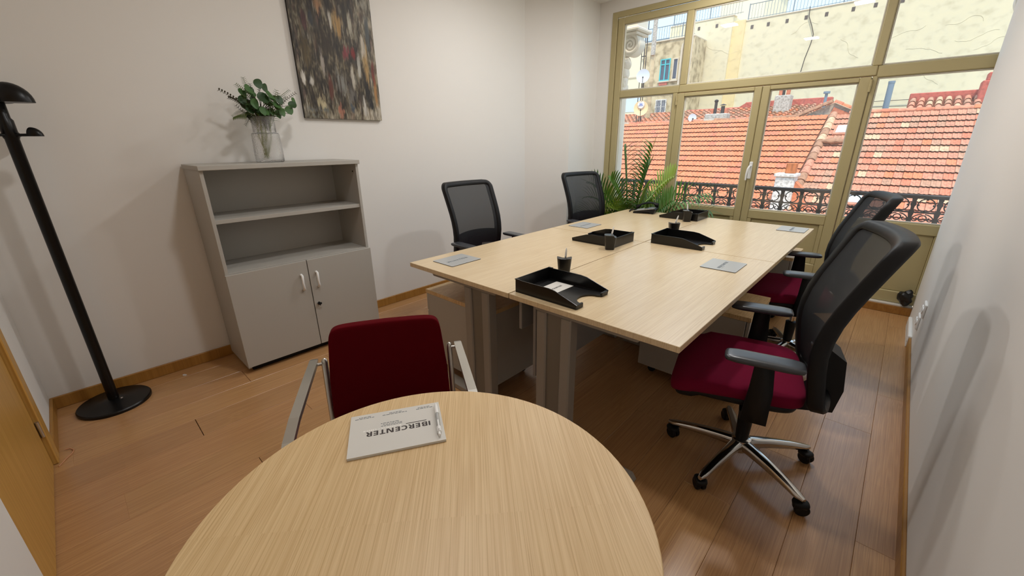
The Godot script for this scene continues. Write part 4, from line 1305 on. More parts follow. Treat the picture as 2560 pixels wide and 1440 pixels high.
# ------------------------------------------------------------------ balcony
func balcony() -> void:
	struct("floor_balcony", bc(V(-1.2, -0.12, -4.0), V(2.9, -0.02, -3.41)), M.stone)
	var zr := -3.85
	var t := thing("balcony_railing", "black wrought iron balcony railing with rings and scrolls", "railing", V(0, 0, zr))
	part(t, "handrail", bc(V(-1.1, 0.899, -0.022), V(2.9, 0.932, 0.022), 0.006), M.iron)
	part(t, "mid_bar", bc(V(-1.1, 0.772, -0.008), V(2.9, 0.785, 0.008), 0.002), M.iron)
	part(t, "low_bar", bc(V(-1.1, 0.655, -0.008), V(2.9, 0.668, 0.008), 0.002), M.iron)
	part(t, "bottom_bar", bc(V(-1.1, 0.06, -0.012), V(2.9, 0.08, 0.012), 0.002), M.iron)
	var post := B.new()
	post.prism(PackedVector2Array([Vector2(-0.014, 0.08), Vector2(0.014, 0.08), Vector2(0.014, 0.655), Vector2(0.018, 0.665), Vector2(0.018, 0.70), Vector2(0.011, 0.73), Vector2(0.019, 0.77), Vector2(0.019, 0.79), Vector2(0.011, 0.80), Vector2(0.013, 0.83), Vector2(0.022, 0.85), Vector2(0.013, 0.87), Vector2(0.018, 0.899), Vector2(-0.018, 0.899), Vector2(-0.013, 0.87), Vector2(-0.022, 0.85), Vector2(-0.013, 0.83), Vector2(-0.011, 0.80), Vector2(-0.019, 0.79), Vector2(-0.019, 0.77), Vector2(-0.011, 0.73), Vector2(-0.018, 0.70), Vector2(-0.018, 0.665), Vector2(-0.014, 0.655)]), 0.024, Transform3D(Basis(), V(0, 0, -0.012)))
	var post_m := post.mesh()
	var rg := []
	for k in 28:
		var a := TAU * k / 28
		rg.append(V(0.056 * cos(a), 0.842 + 0.056 * sin(a), 0))
	var ring := B.new()
	ring.tube(rg, 0.0052, 6, 1.0, true)
	for k in 4:
		var a := PI / 2 * k
		ring.pillow(V(0.050 * cos(a), 0.842 + 0.050 * sin(a), 0), V(0.009, 0.009, 0.008), 0.8, 0.8, 10, 6)
	var ring_m := ring.mesh()
	var sg := []
	for k in 20:
		var a := TAU * k / 20
		sg.append(V(0.026 * cos(a), 0.728 + 0.026 * sin(a), 0))
	var scroll := B.new()
	scroll.tube(sg, 0.0052, 6, 1.0, true)
	for s in [-1.0, 1.0]:
		var p := []
		for k in 22:
			var q := k / 21.0
			if q < 0.45:
				var u := q / 0.45
				p.append(V(s * (0.01 + 0.055 * u), 0.764 - 0.03 * u * u, 0))
			else:
				var u2 := (q - 0.45) / 0.55
				var a2 := lerpf(0.35, -4.6, u2)
				var rr := lerpf(0.024, 0.007, u2)
				p.append(V(s * (0.047 + rr * cos(a2)), 0.715 + rr * sin(a2) * 1.1 + 0.008, 0))
		scroll.tube(p, 0.0048, 6)
	var scroll_m := scroll.mesh()
	var low := B.new()
	low.bb(V(-0.005, 0.08, -0.005), V(0.005, 0.655, 0.005))
	var low_m := low.mesh()
	for i in range(-6, 17):
		var x := 0.121 + 0.1685 * i
		part(t, "baluster", post_m, M.iron, V(x, 0, 0))
		part(t, "ring", ring_m, M.iron, V(x + 0.084, 0, 0))
		part(t, "scroll", scroll_m, M.iron, V(x + 0.084, 0, 0))
		part(t, "bar", low_m, M.iron, V(x + 0.084, 0, 0))
	# carved stone columns either side of the balcony
	column("pale stone column with a scroll capital outside the left of the window", -0.685, 2.475, 1.0)
	column("pale stone column with a scroll capital outside the right of the window", 2.455, 2.345, -1.0)

func column(label: String, vx: float, vy: float, s: float) -> void:
	var t := thing("stone_column", label, "column", V(vx - s * 0.205, -0.02, -3.77), 0, "stone columns beside the balcony")
	part(t, "shaft", B.new().lathe([Vector2(0, 0), Vector2(0.19, 0), Vector2(0.19, 0.1), Vector2(0.165, 0.13), Vector2(0.155, 0.2), Vector2(0.15, vy - 0.45), Vector2(0.165, vy - 0.44), Vector2(0.165, vy - 0.40), Vector2(0.15, vy - 0.39), Vector2(0.15, vy + 0.02), Vector2(0, vy + 0.02)], 40).mesh(), M.stone)
	part(t, "abacus", B.new().bb(V(-0.34, vy + 0.145, -0.2), V(0.34, vy + 0.185, 0.16), 0.012).bb(V(-0.31, vy + 0.115, -0.18), V(0.31, vy + 0.145, 0.13), 0.01).mesh(), M.stone)
	part(t, "block", bc(V(-0.29, vy + 0.185, -0.17), V(0.29, vy + 0.62, 0.09), 0.004), M.stone)
	for d in [-1.0, 1.0]:
		var vol := B.new()
		vol.lathe([Vector2(0, -0.09), Vector2(0.112, -0.09), Vector2(0.118, -0.08), Vector2(0.118, 0.05), Vector2(0.108, 0.06), Vector2(0, 0.06)], 36, Transform3D(Basis(V(1, 0, 0), V(0, 0, 1), V(0, -1, 0)), V(d * 0.205, vy + 0.02, 0)))
		var sp := []
		var rad := []
		for k in 60:
			var q := k / 59.0
			var a: float = PI / 2 - d * q * TAU * 2.4
			var r := lerpf(0.108, 0.012, pow(q, 0.8))
			sp.append(V(d * 0.205 + r * cos(a), vy + 0.02 + r * sin(a), 0.062))
			rad.append(lerpf(0.02, 0.012, q))
		vol.tube(sp, rad, 8)
		part(t, "volute", vol.mesh(), M.stone)
		var fo := B.new()
		var ns := FastNoiseLite.new()
		ns.seed = 9
		ns.frequency = 9.0
		for k in 4:
			var yy := vy - 0.17 - 0.10 * k
			var bend := func(v: Vector3) -> Vector3: return v + V(0.02, 0.012, 0.02) * ns.get_noise_3dv(v * 1.5)
			fo.pillow(V(d * (0.165 - 0.012 * k), yy, 0.03), V(0.045 - 0.004 * k, 0.065, 0.06), 0.8, 0.8, 16, 10, bend)
		part(t, "foliage", fo.mesh(), M.stone)

# ------------------------------------------------------------------ roofs opposite
const RA := 0.50615  # roof pitch, 29 degrees
const RY := 0.3648
const RZ := -14.0

func on_roof(x: float, s: float, up := 0.0) -> Vector3:
	return V(x, RY + s * sin(RA) + up * cos(RA), RZ - s * cos(RA) + up * sin(RA))

func tile_mesh(w: float, e: float) -> ArrayMesh:
	var l := e * 1.12
	var px := [0.0, 0.10, 0.20, 0.28, 0.47, 0.55, 0.66, 0.74, 0.94, 1.0]
	var ph := [0.016, 0.018, 0.012, 0.002, 0.0, 0.011, 0.012, 0.002, 0.0, 0.012]
	var b := B.new()
	var g := 0.002
	for i in px.size() - 1:
		var x0: float = g + px[i] * (w - 2 * g)
		var x1: float = g + px[i + 1] * (w - 2 * g)
		var a := V(x0, ph[i] + 0.052, 0)
		var c := V(x1, ph[i + 1] + 0.052, 0)
		var d := V(x1, ph[i + 1] + 0.004, -l)
		var f := V(x0, ph[i] + 0.004, -l)
		b.q(f, d, c, a)
		b.q(a, c, V(x1, ph[i + 1] + 0.043, -0.01), V(x0, ph[i] + 0.043, -0.01))
		b.q(V(x0, ph[i] + 0.043, -0.01), V(x1, ph[i + 1] + 0.043, -0.01), V(x1, ph[i + 1] + 0.0, -l * 0.6), V(x0, ph[i] + 0.0, -l * 0.6))
	for x in [[g, ph[0]], [w - g, ph[9]]]:
		b.q(V(x[0], x[1] + 0.052, 0), V(x[0], x[1] + 0.004, -l), V(x[0], x[1] - 0.012, -l), V(x[0], x[1] + 0.02, 0))
	return b.mesh()

func roof_field(label: String, x0: float, cols: int, w: float, e: float, k0: int, k1: int, keep: Callable, tones: Array) -> Node3D:
	var t := thing("tiled_roof", label, "roof", Vector3.ZERO)
	var basis := Basis(V(1, 0, 0), V(0, cos(RA), sin(RA)), V(0, -sin(RA), cos(RA)))
	var tm := tile_mesh(w, e)
	var deck := B.new()
	deck.box(V(x0 + cols * w / 2, -0.06, -(k0 + k1 + 1) * e / 2), V(cols * w, 0.1, (k1 - k0 + 1) * e), 0, Transform3D(basis, V(0, RY, RZ)))
	part(t, "roof_deck", deck.mesh(), M.clay_dark)
	var rest := {}
	for k in range(k0, k1 + 1):
		for i in cols:
			var p := on_roof(x0 + i * w, k * e)
			var xf := Transform3D(basis.rotated(V(0, 1, 0), rng.randf_range(-0.006, 0.006)), p + V(rng.randf_range(-0.002, 0.002), 0, 0))
			var m: Material = tones[int(pow(rng.randf(), 1.5) * tones.size())]
			if keep.call(i, k):
				var o := part(t, "roof_tile", tm, m)
				o.transform = xf
			else:
				if not rest.has(m):
					rest[m] = SurfaceTool.new()
				rest[m].append_from(tm, 0, xf)
	for m in rest:
		var o := part(t, "roof_tiles_beyond", rest[m].commit(), m)
		o.set_meta("kind", "stuff")
	return t

func half_tile(b: B, a: Vector3, c: Vector3, r: float, up: Vector3) -> void:
	var d := (c - a).normalized()
	var s := d.cross(up).normalized()
	var u := s.cross(d).normalized()
	var rings := []
	for q in [[a, r], [c, r * 0.82]]:
		var ring := []
		for k in 9:
			var an := PI * k / 8
			ring.append(q[0] + s * cos(an) * q[1] + u * sin(an) * q[1])
		rings.append(ring)
	b.loft(rings, false, false)
	b.smooth()
	var r0: Array = rings[0]
	for k in 8:
		var i0: Vector3 = a + (r0[k] - a) * 0.86
		var i1: Vector3 = a + (r0[k + 1] - a) * 0.86
		b.q(r0[k], r0[k + 1], i1, i0)

func tile_row(t: Node3D, called: String, a: Vector3, c: Vector3, ln: float, r: float, mats: Array) -> void:
	var n := int(ceil((c - a).length() / ln))
	for i in n:
		var p := a.lerp(c, float(i) / n)
		var q := a.lerp(c, minf(1.0, (i + 1.12) / n))
		var b := B.new()
		half_tile(b, p, q, r * rng.randf_range(0.94, 1.06), Vector3.UP)
		part(t, called, b.mesh(), mats[rng.randi() % mats.size()])

func roofs() -> void:
	var tex := noise_tex(81, 0.02, [[0.0, col(190, 190, 190)], [0.45, col(238, 236, 234)], [1.0, col(255, 255, 255)]], 5, 256)
	var defs := {"clay_a": [226, 138, 98], "clay_b": [228, 143, 103], "clay_c": [214, 130, 100], "clay_d": [220, 148, 120], "clay_e": [208, 144, 118], "clay_f": [196, 150, 124], "clay_g": [220, 184, 150], "clay_dark": [120, 66, 46], "clay_old": [176, 132, 104], "clay_grey": [164, 148, 130], "red_paint": [200, 108, 96], "mortar": [186, 176, 162]}
	for k in defs:
		var c: Array = defs[k]
		tri(mat(k, col(c[0], c[1], c[2]), 0.85), tex, V(1.7, 1.7, 1.7), V(0, 0, 0), true)
	var left: Array = [M.clay_a, M.clay_b, M.clay_a, M.clay_b, M.clay_a, M.clay_c]
	var right: Array = [M.clay_d, M.clay_d, M.clay_d, M.clay_c, M.clay_e, M.clay_e, M.clay_e, M.clay_a, M.clay_f, M.clay_d, M.clay_f, M.clay_g]
	var keep_l := func(i: int, k: int) -> bool: return i >= 3 and i < 36 and k >= -5 and k <= 3
	var keep_r := func(i: int, k: int) -> bool: return i < 18 and k >= -5 and k <= 10
	var rl := roof_field("orange flat-tiled roof slope left of the ridge of round tiles", -8.65, 36, 0.2305, 0.34, -9, 10, keep_l, left)
	var rr := roof_field("weathered pink flat-tiled roof slope right of the ridge of round tiles", -0.10, 23, 0.19, 0.3385, -9, 10, keep_r, right)
	var caps: Array = [M.clay_d, M.clay_e, M.clay_old, M.clay_f, M.clay_g]
	# dividing row of round tiles up the slope
	tile_row(rl, "cap_tile", on_roof(-0.2, -3.0, 0.03), on_roof(-0.2, 3.75, 0.03), 0.38, 0.13, caps)
	# ridges
	tile_row(rl, "ridge_tile", V(-8.6, 2.14, -17.3), V(-1.2, 2.14, -17.3), 0.42, 0.11, [M.clay_c, M.mortar, M.clay_old, M.clay_e])
	tile_row(rr, "ridge_tile", V(0.2, 2.22, -17.35), V(4.3, 2.22, -17.35), 0.42, 0.1, [M.clay_a, M.clay_c, M.clay_d])
	part(rl, "ridge_mortar", bc(V(-8.65, 1.9, -17.42), V(-0.25, 2.17, -17.24), 0.01), M.mortar)
	part(rr, "ridge_mortar", bc(V(0.2, 1.9, -17.45), V(4.3, 2.24, -17.28), 0.01), M.clay_e)
	part(rl, "house_wall", bc(V(-8.6, -9, -24), V(-0.2, -1.4, -11.6)), M.mortar)
	part(rr, "house_wall", bc(V(-0.2, -9, -24), V(4.3, -1.4, -11.6)), M.mortar)
	# little gable where the slopes meet the house behind
	var g := thing("roof_gable", "small gable of round tiles at the top of the dividing ridge", "gable", Vector3.ZERO)
	part(g, "gable_wall", B.new().prism(PackedVector2Array([Vector2(-1.2, 2.0), Vector2(0.5, 2.0), Vector2(0.36, 2.27), Vector2(-0.28, 2.58), Vector2(-1.15, 2.17)]), 0.3, Transform3D(Basis(), V(0, 0, -17.7))).mesh(), M.mortar)
	part(g, "gable_slope", B.new().prism(PackedVector2Array([Vector2(-0.42, 1.98), Vector2(0.42, 1.98), Vector2(0.34, 2.16), Vector2(-0.25, 2.44)]), 0.1, Transform3D(Basis(), V(0, 0, -17.42))).mesh(), M.clay_c)
	tile_row(g, "cap_tile", V(-1.3, 2.16, -17.34), V(-0.3, 2.6, -17.34), 0.3, 0.11, [M.clay_old, M.clay_grey])
	tile_row(g, "cap_tile", V(0.42, 2.25, -17.34), V(-0.28, 2.6, -17.34), 0.3, 0.1, [M.clay_a, M.clay_c])
	# roofs of round tiles behind the ridges
	barrel_roof("roof of round clay tiles behind the left ridge", -9.8, -0.6, V(0, 2.08, -17.45), V(0, 2.72, -20.4), [M.clay_a, M.clay_old, M.clay_d, M.clay_f], -6.6)
	barrel_roof("roof of white-edged round tiles at the right under a red parapet", 1.58, 4.3, V(0, 2.2, -17.6), V(0, 2.60, -18.8), [M.clay_e, M.clay_g, M.clay_d, M.clay_f], 9.0)
	var pl := thing("parapet", "low red painted parapet behind the round-tiled roof", "parapet", Vector3.ZERO)
	part(pl, "wall", B.new().bb(V(-6.5, 2.3, -20.75), V(-4.1, 2.82, -20.45), 0.02).bb(V(-3.9, 2.3, -20.75), V(-0.75, 3.0, -20.45), 0.02).mesh(), M.red_paint)
	part(pl, "ramp", B.new().prism(PackedVector2Array([Vector2(-4.15, 2.5), Vector2(-3.85, 2.5), Vector2(-3.85, 2.995), Vector2(-4.15, 2.815)]), 0.26, Transform3D(Basis(), V(0, 0, -20.73))).mesh(), M.red_paint)
	var pr := thing("parapet", "red painted parapet with a taller red block at the far right", "parapet", Vector3.ZERO)
	part(pr, "wall", bc(V(1.56, 2.4, -19.1), V(3.2, 2.82, -18.85), 0.02), M.red_paint)
	part(pr, "block", B.new().bb(V(3.12, 2.3, -18.9), V(4.4, 3.02, -18.3), 0.02).bb(V(3.2, 3.02, -18.85), V(4.4, 3.24, -18.35), 0.02).mesh(), M.red_paint)
	roof_things()

func barrel_roof(label: String, x0: float, x1: float, a: Vector3, b: Vector3, mats: Array, old_to: float) -> void:
	var t := thing("round_tiled_roof", label, "roof", Vector3.ZERO)
	part(t, "roof_deck", B.new().prism(PackedVector2Array([Vector2(-a.z, a.y - 0.5), Vector2(-a.z, a.y - 0.02), Vector2(-b.z, b.y - 0.02), Vector2(-b.z, b.y - 0.5)]), x1 - x0, Transform3D(Basis(V(0, 0, -1), V(0, 1, 0), V(1, 0, 0)), V(x0, 0, 0))).mesh(), M.clay_dark)
	var fields := []
	for m in mats:
		fields.append(B.new())
	var x := x0 + 0.1
	var ln := 0.33
	var n := int((b - a).length() / ln)
	while x < x1 - 0.05:
		for i in n:
			var p := a.lerp(b, float(i) / n) + V(x, 0.02, 0)
			var q := a.lerp(b, (i + 1.1) / n) + V(x, 0.0, 0)
			half_tile(fields[rng.randi() % mats.size()], p, q, 0.085, Vector3.UP)
		x += 0.21
	for i in mats.size():
		var o := part(t, "round_tiles", fields[i].mesh(), mats[i])
		o.set_meta("kind", "stuff")

func pipe(t: Node3D, called: String, x: float, z: float, y0: float, y1: float, r: float, m: Material) -> MeshInstance3D:
	return part(t, called, B.new().lathe([Vector2(0, y0), Vector2(r, y0), Vector2(r, y1), Vector2(0, y1)], 20, Transform3D(Basis(), V(x, 0, z))).mesh(), m)

func roof_things() -> void:
	var tex := noise_tex(91, 0.03, [[0.0, col(170, 168, 164)], [0.5, col(238, 236, 232)], [1.0, col(255, 255, 255)]], 5, 256)
	tri(mat("whitewash", col(236, 236, 234), 0.9), tex, V(1.3, 1.3, 1.3), Vector3.ZERO, true)
	tri(mat("concrete", col(204, 202, 196), 0.9), tex, V(1.3, 1.3, 1.3), Vector3.ZERO, true)
	tri(mat("terracotta", col(204, 118, 64), 0.8), tex, V(2.3, 0.3, 2.3), Vector3.ZERO, true)
	mat("soot", col(46, 42, 46), 0.6)
	mat("zinc", col(126, 146, 162), 0.5, 0.3)
	mat("dish", col(206, 220, 232), 0.5)
	mat("dish_cream", col(232, 208, 160), 0.5)
	mat("blue_mark", col(92, 120, 190), 0.6)
	# whitewashed chimney with a terracotta pot
	var c := thing("chimney", "whitewashed chimney with an orange terracotta pot beside the round-tile ridge", "chimney", Vector3.ZERO)
	part(c, "stack", B.new().bb(V(-0.60, -1.2, -12.75), V(-0.14, 0.44, -12.3), 0.02).mesh(), M.whitewash)
	part(c, "cap", B.new().bb(V(-0.64, 0.44, -12.8), V(-0.10, 0.53, -12.25), 0.02).mesh(), M.whitewash)
	part(c, "pot", B.new().bb(V(-0.42, 0.53, -12.66), V(-0.18, 0.80, -12.42), 0.015).mesh(), M.terracotta)
	part(c, "flashing", B.new().prism(PackedVector2Array([Vector2(-0.14, -0.7), Vector2(0.28, -0.7), Vector2(0.05, 0.15), Vector2(-0.14, 0.32)]), 0.3, Transform3D(Basis(), V(0, 0, -12.75))).mesh(), M.clay_a)
	var w := thing("roof_wall", "low whitewashed wall at the foot of the chimney behind the railing", "wall", Vector3.ZERO)
	part(w, "wall", B.new().bb(V(-1.7, -1.4, -12.1), V(-0.15, -0.62, -11.85), 0.03).bb(V(-0.15, -1.4, -12.1), V(0.5, -0.95, -11.85), 0.03).mesh(), M.whitewash)
	var p := thing("flue_pipes", "two black flue pipes on a concrete base behind the left ridge", "flue", Vector3.ZERO)
	part(p, "base", bc(V(-4.6, 2.0, -18.1), V(-3.75, 2.44, -17.6), 0.03), M.concrete)
	pipe(p, "flue", -4.27, -17.8, 2.42, 2.88, 0.055, M.soot)
	part(p, "cowl", B.new().pillow(V(-4.27, 2.92, -17.8), V(0.075, 0.06, 0.075), 0.9, 0.9, 16, 10).mesh(), M.soot)
	pipe(p, "flue", -3.985, -17.8, 2.42, 2.72, 0.07, M.soot)
	part(p, "cowl", B.new().lathe([Vector2(0.13, 2.75), Vector2(0.02, 2.80), Vector2(0, 2.80)], 16, Transform3D(Basis(), V(-3.985, 0, -17.8))).mesh(), M.soot)
	part(p, "brick_stub", bc(V(-4.43, 2.43, -17.95), V(-4.33, 2.62, -17.75)), M.clay_c)
	part(p, "brick_stub", bc(V(-3.9, 2.43, -17.95), V(-3.80, 2.61, -17.75)), M.clay_c)
	var gc := thing("chimney", "grey rendered chimney with short red pots behind the middle roof", "chimney", Vector3.ZERO)
	part(gc, "stack", bc(V(-2.44, 2.3, -19.4), V(-1.9, 3.06, -18.9), 0.02), M.concrete)
	for x in [-2.3, -2.05]:
		part(gc, "pot", bc(V(x - 0.06, 3.06, -19.2), V(x + 0.06, 3.27, -19.06), 0.01), M.clay_c)
	pipe(gc, "flue", -2.2, -19.1, 3.06, 3.30, 0.05, M.soot)
	var sp := thing("vent_pipe", "thin capped zinc vent pipe standing behind the gable", "pipe", Vector3.ZERO)
	pipe(sp, "pipe", -0.64, -18.0, 2.2, 2.93, 0.045, M.zinc)
	pipe(sp, "cap", -0.64, -18.0, 2.93, 3.0, 0.1, M.zinc)
	var du := thing("duct", "thick leaning blue-grey duct rising behind the right ridge", "duct", Vector3.ZERO)
	part(du, "pipe", B.new().tube([V(0.97, 2.0, -20.0), V(0.955, 2.7, -20.0), V(0.946, 3.35, -20.0)], 0.092, 20).mesh(), M.zinc)
	part(du, "collar", B.new().tube([V(0.948, 3.28, -20.0), V(0.946, 3.355, -20.0)], 0.1, 20).mesh(), M.zinc)
	dish("white satellite dish high on the mast at the left", V(-7.39, 4.11, -17.4), 0.28, M.dish, false)
	dish("cream satellite dish with a round blue emblem low at the left", V(-7.26, 2.79, -17.2), 0.31, M.dish_cream, true)
	dish("small pale satellite dish lying at the left ridge", V(-4.96, 2.30, -17.25), 0.16, M.dish, false)
	var ms := thing("antenna_mast", "thin antenna masts rising past the left satellite dish", "mast", Vector3.ZERO)
	for x in [-7.62, -7.5, -7.40]:
		pipe(ms, "pole", x, -17.55, 2.1, 6.6, 0.018, M.soot)
	for y in [3.6, 4.9, 5.7]:
		part(ms, "tie", bc(V(-7.63, y, -17.57), V(-7.39, y + 0.03, -17.53)), M.soot)
	# skylights let into the right slope
	for s in [[0.27, 2.64, "small skylight high on the right roof slope"], [1.13, -1.04, "small skylight low on the right roof slope behind the railing"]]:
		var k := thing("skylight", s[2], "skylight", on_roof(s[0], s[1], 0.07))
		k.rotation.x = RA
		part(k, "frame", B.new().bb(V(-0.26, -0.06, -0.30), V(0.26, 0.015, 0.30), 0.01).mesh(), M.clay_e)
		part(k, "pane", bc(V(-0.19, 0.015, -0.22), V(0.19, 0.025, 0.22), 0.002), M.dish)
	var rb := thing("rubble_patch", "rough mortar hump of broken tile beside the upper skylight", "mortar", on_roof(0.12, 1.95, 0.04))
	var ns := FastNoiseLite.new()
	ns.seed = 3
	ns.frequency = 6.0
	var bend := func(v: Vector3) -> Vector3: return v + V(0.05, 0.05, 0.05) * ns.get_noise_3dv(v)
	part(rb, "mortar", B.new().pillow(Vector3.ZERO, V(0.34, 0.09, 0.3), 0.9, 0.8, 28, 12, bend).mesh(), M.clay_old)

func dish(label: String, c: Vector3, r: float, m: Material, emblem: bool) -> void:
	var t := thing("satellite_dish", label, "satellite dish", c)
	t.transform.basis = Basis.looking_at(V(-0.35, -0.05, -1), Vector3.UP)
	var pr := []
	for k in 9:
		var q := k / 8.0
		pr.append(Vector2(r * q, 0.16 * r * q * q))
	for k in 9:
		var q := 1.0 - k / 8.0
		pr.append(Vector2(r * q, 0.16 * r * q * q - 0.02))
	part(t, "reflector", B.new().lathe(pr, 36, Transform3D(Basis(V(1, 0, 0), V(0, 0, 1), V(0, -1, 0)), Vector3.ZERO)).mesh(), m)
	part(t, "arm", B.new().tube([V(0, -r * 0.95, 0.02), V(0.02, -r * 0.5, r * 0.8), V(0.03, -r * 0.35, r * 0.95)], 0.014, 6).mesh(), M.soot)
	part(t, "receiver", B.new().pillow(V(0.03, -r * 0.33, r * 0.95), V(0.03, 0.03, 0.045), 0.7, 0.7, 12, 8).mesh(), M.soot)
	part(t, "bracket", B.new().tube([V(0, 0, -0.02), V(0, -0.06, -0.14), V(0, -r * 1.6, -0.15)], 0.022, 8).mesh(), M.soot)
	if emblem:
		part(t, "emblem", B.new().lathe([Vector2(0, 0.062), Vector2(0.15, 0.062), Vector2(0.15, 0.03), Vector2(0, 0.03)], 28, Transform3D(Basis(V(1, 0, 0), V(0, 0, 1), V(0, -1, 0)), V(0.0, 0.14, 0))).mesh(), M.whitewash)
		part(t, "emblem_mark", B.new().bb(V(-0.06, 0.15, 0.06), V(0.06, 0.19, 0.068)).bb(V(-0.07, 0.09, 0.06), V(-0.01, 0.135, 0.068)).bb(V(0.01, 0.09, 0.06), V(0.07, 0.135, 0.068)).mesh(), M.blue_mark)

# ------------------------------------------------------------------ buildings behind
func far_buildings() -> void:
	var plaster := noise_tex(101, 0.014, [[0.0, col(228, 224, 210)], [0.3, col(243, 240, 230)], [0.45, col(250, 248, 240)], [0.6, col(252, 249, 238)], [1.0, col(255, 252, 242)]], 6, 1024)
	tri(mat("facade", col(228, 222, 198), 0.92), plaster, V(0.13, 0.16, 0.13), Vector3.ZERO, true)
	tri(mat("facade_warm", col(236, 218, 172), 0.92), plaster, V(0.13, 0.16, 0.13), V(0.3, 0.2, 0), true)
	var old := noise_tex(111, 0.012, [[0.0, col(150, 142, 126)], [0.4, col(208, 200, 182)], [0.6, col(238, 232, 216)], [1.0, col(250, 246, 232)]], 6, 512)
	tri(mat("old_wall", col(220, 209, 184), 0.92), old, V(0.3, 0.3, 0.3), Vector3.ZERO, true)
	mat("cream_wall", col(240, 228, 196), 0.9)
	mat("hole", col(92, 86, 84), 0.9)
	mat("turquoise", col(64, 184, 196), 0.5)
	mat("dark_pane", col(74, 84, 104), 0.15)
	mat("stone_trim", col(210, 200, 180), 0.9)
	mat("rail_grey", col(120, 134, 146), 0.5)
	mat("stain", col(204, 196, 168), 0.92)
	var f := thing("party_wall", "tall cream rendered wall with a row of square holes along its top", "building", Vector3.ZERO)
	part(f, "wall", bc(V(-5.45, -9, -32), V(14, 6.98, -24.0)), M.facade)
	part(f, "pilaster", bc(V(-6.0, -9, -32), V(-5.45, 7.05, -23.9)), M.facade_warm)
	part(f, "wall", bc(V(-9.2, -9, -32), V(-6.0, 7.28, -23.75)), M.facade)
	part(f, "coping", B.new().bb(V(-5.45, 6.98, -24.3), V(14, 7.03, -23.97), 0.01).mesh(), M.stone_trim)
	part(f, "coping", B.new().bb(V(-9.2, 7.28, -24.2), V(-5.95, 7.33, -23.72), 0.01).mesh(), M.stone_trim)
	for h in [[-7.65, 6.98, -23.75], [-6.75, 6.96, -23.75], [-5.14, 6.69, -24.0], [-4.43, 6.69, -24.0], [-3.65, 6.69, -24.0], [-2.9, 6.7, -24.0], [-2.13, 6.69, -24.0], [-1.19, 6.71, -24.0], [-0.45, 6.72, -24.0], [0.4, 6.72, -24.0]]:
		part(f, "vent_hole", bc(V(h[0] - 0.06, h[1] - 0.08, h[2] - 0.05), V(h[0] + 0.06, h[1] + 0.08, h[2] + 0.012)), M.hole)
	part(f, "hanging_cable", B.new().tube([V(-2.81, 7.1, -23.9), V(-2.78, 6.7, -23.95), V(-2.6, 6.3, -23.95), V(-2.47, 5.95, -23.95), V(-2.5, 5.6, -23.95), V(-2.62, 5.0, -23.95), V(-2.7, 4.2, -23.95)], 0.016, 6).mesh(), M.soot)
	part(f, "hanging_cable", B.new().tube([V(0.3, 2.95, -23.9), V(2.0, 2.95, -23.9)], 0.012, 5).mesh(), M.soot)
	part(f, "hanging_cable", B.new().tube([V(0.3, 2.72, -23.9), V(2.0, 2.70, -23.9)], 0.012, 5).mesh(), M.soot)
	# cracks in the render, thin grooves filled with dirt
	for c in [[1.3, 4.2], [2.3, 5.0], [0.9, 4.9], [-1.4, 5.6], [-3.4, 6.1], [2.9, 4.6], [1.9, 5.6], [-7.4, 6.2], [-6.7, 5.7], [0.2, 5.3]]:
		var pts := []
		var q := V(c[0], c[1], -23.998 if c[0] > -5.5 else -23.748)
		var a := rng.randf_range(-0.5, 0.5)
		for k in 12:
			pts.append(q)
			a += rng.randf_range(-0.5, 0.5)
			q += V(cos(a), sin(a), 0) * 0.11
		part(f, "crack", B.new().tube(pts, 0.005, 4).mesh(), M.stain)
	terrace("grey terrace railing above the cream party wall", -5.4, 2.5, 7.03, 7.72, -24.1)
	terrace("grey terrace railing above the left end of the party wall", -9.1, -5.6, 7.33, 8.02, -23.9)
	var o := thing("old_building", "weathered beige building with turquoise and barred windows at the left", "building", Vector3.ZERO)
	part(o, "wall", bc(V(-9.75, -9, -23.6), V(-7.1, 6.3, -22.0)), M.old_wall)
	part(o, "coping", bc(V(-9.78, 6.3, -23.6), V(-7.1, 6.36, -21.95), 0.01), M.stone_trim)
	window_on(o, -8.76, -8.22, 4.42, 5.46, -22.0, M.turquoise, 2, true)
	window_on(o, -8.09, -7.80, 4.42, 5.44, -22.0, M.stone_trim, 1, false)
	window_on(o, -8.82, -8.22, 2.80, 3.53, -22.0, M.whitewash, 2, false)
	var gr := B.new()
	for k in 7:
		gr.bb(V(-8.78 + 0.088 * k, 2.76, -21.9), V(-8.765 + 0.088 * k, 3.50, -21.885))
	gr.bb(V(-8.84, 3.15, -21.9), V(-8.2, 3.17, -21.885))
	part(o, "window_grille", gr.mesh(), M.whitewash)
	part(o, "brick_sill", bc(V(-8.74, 4.22, -22.02), V(-8.3, 4.36, -21.94)), M.red_paint)
	part(o, "drainpipe", B.new().tube([V(-7.62, 6.05, -21.93), V(-7.66, 5.95, -21.93), V(-7.68, 5.8, -21.93), V(-7.68, 2.2, -21.93)], 0.05, 10).mesh(), M.stone_trim)
	var cp := thing("wall_stack", "thick beige service pipe on the corner of the old building", "pipe", Vector3.ZERO)
	pipe(cp, "pipe", -7.79, -19.0, 2.0, 5.2, 0.12, M.old_wall)
	pipe(cp, "upper_pipe", -7.80, -19.0, 5.2, 6.8, 0.1, M.concrete)
	part(cp, "box", bc(V(-7.82, 5.15, -18.92), V(-7.66, 5.5, -18.8), 0.01), M.concrete)
	terrace("grey railing on the roof of the old building", -9.7, -7.15, 6.36, 7.0, -22.05)
	var cb := thing("cream_building", "plain cream building far behind the antenna masts", "building", Vector3.ZERO)
	part(cb, "wall", bc(V(-19, -9, -31), V(-11.2, 7.55, -28.0)), M.cream_wall)
	part(cb, "cornice", bc(V(-19.1, 7.55, -31), V(-11.1, 7.72, -27.9), 0.02), M.zinc)
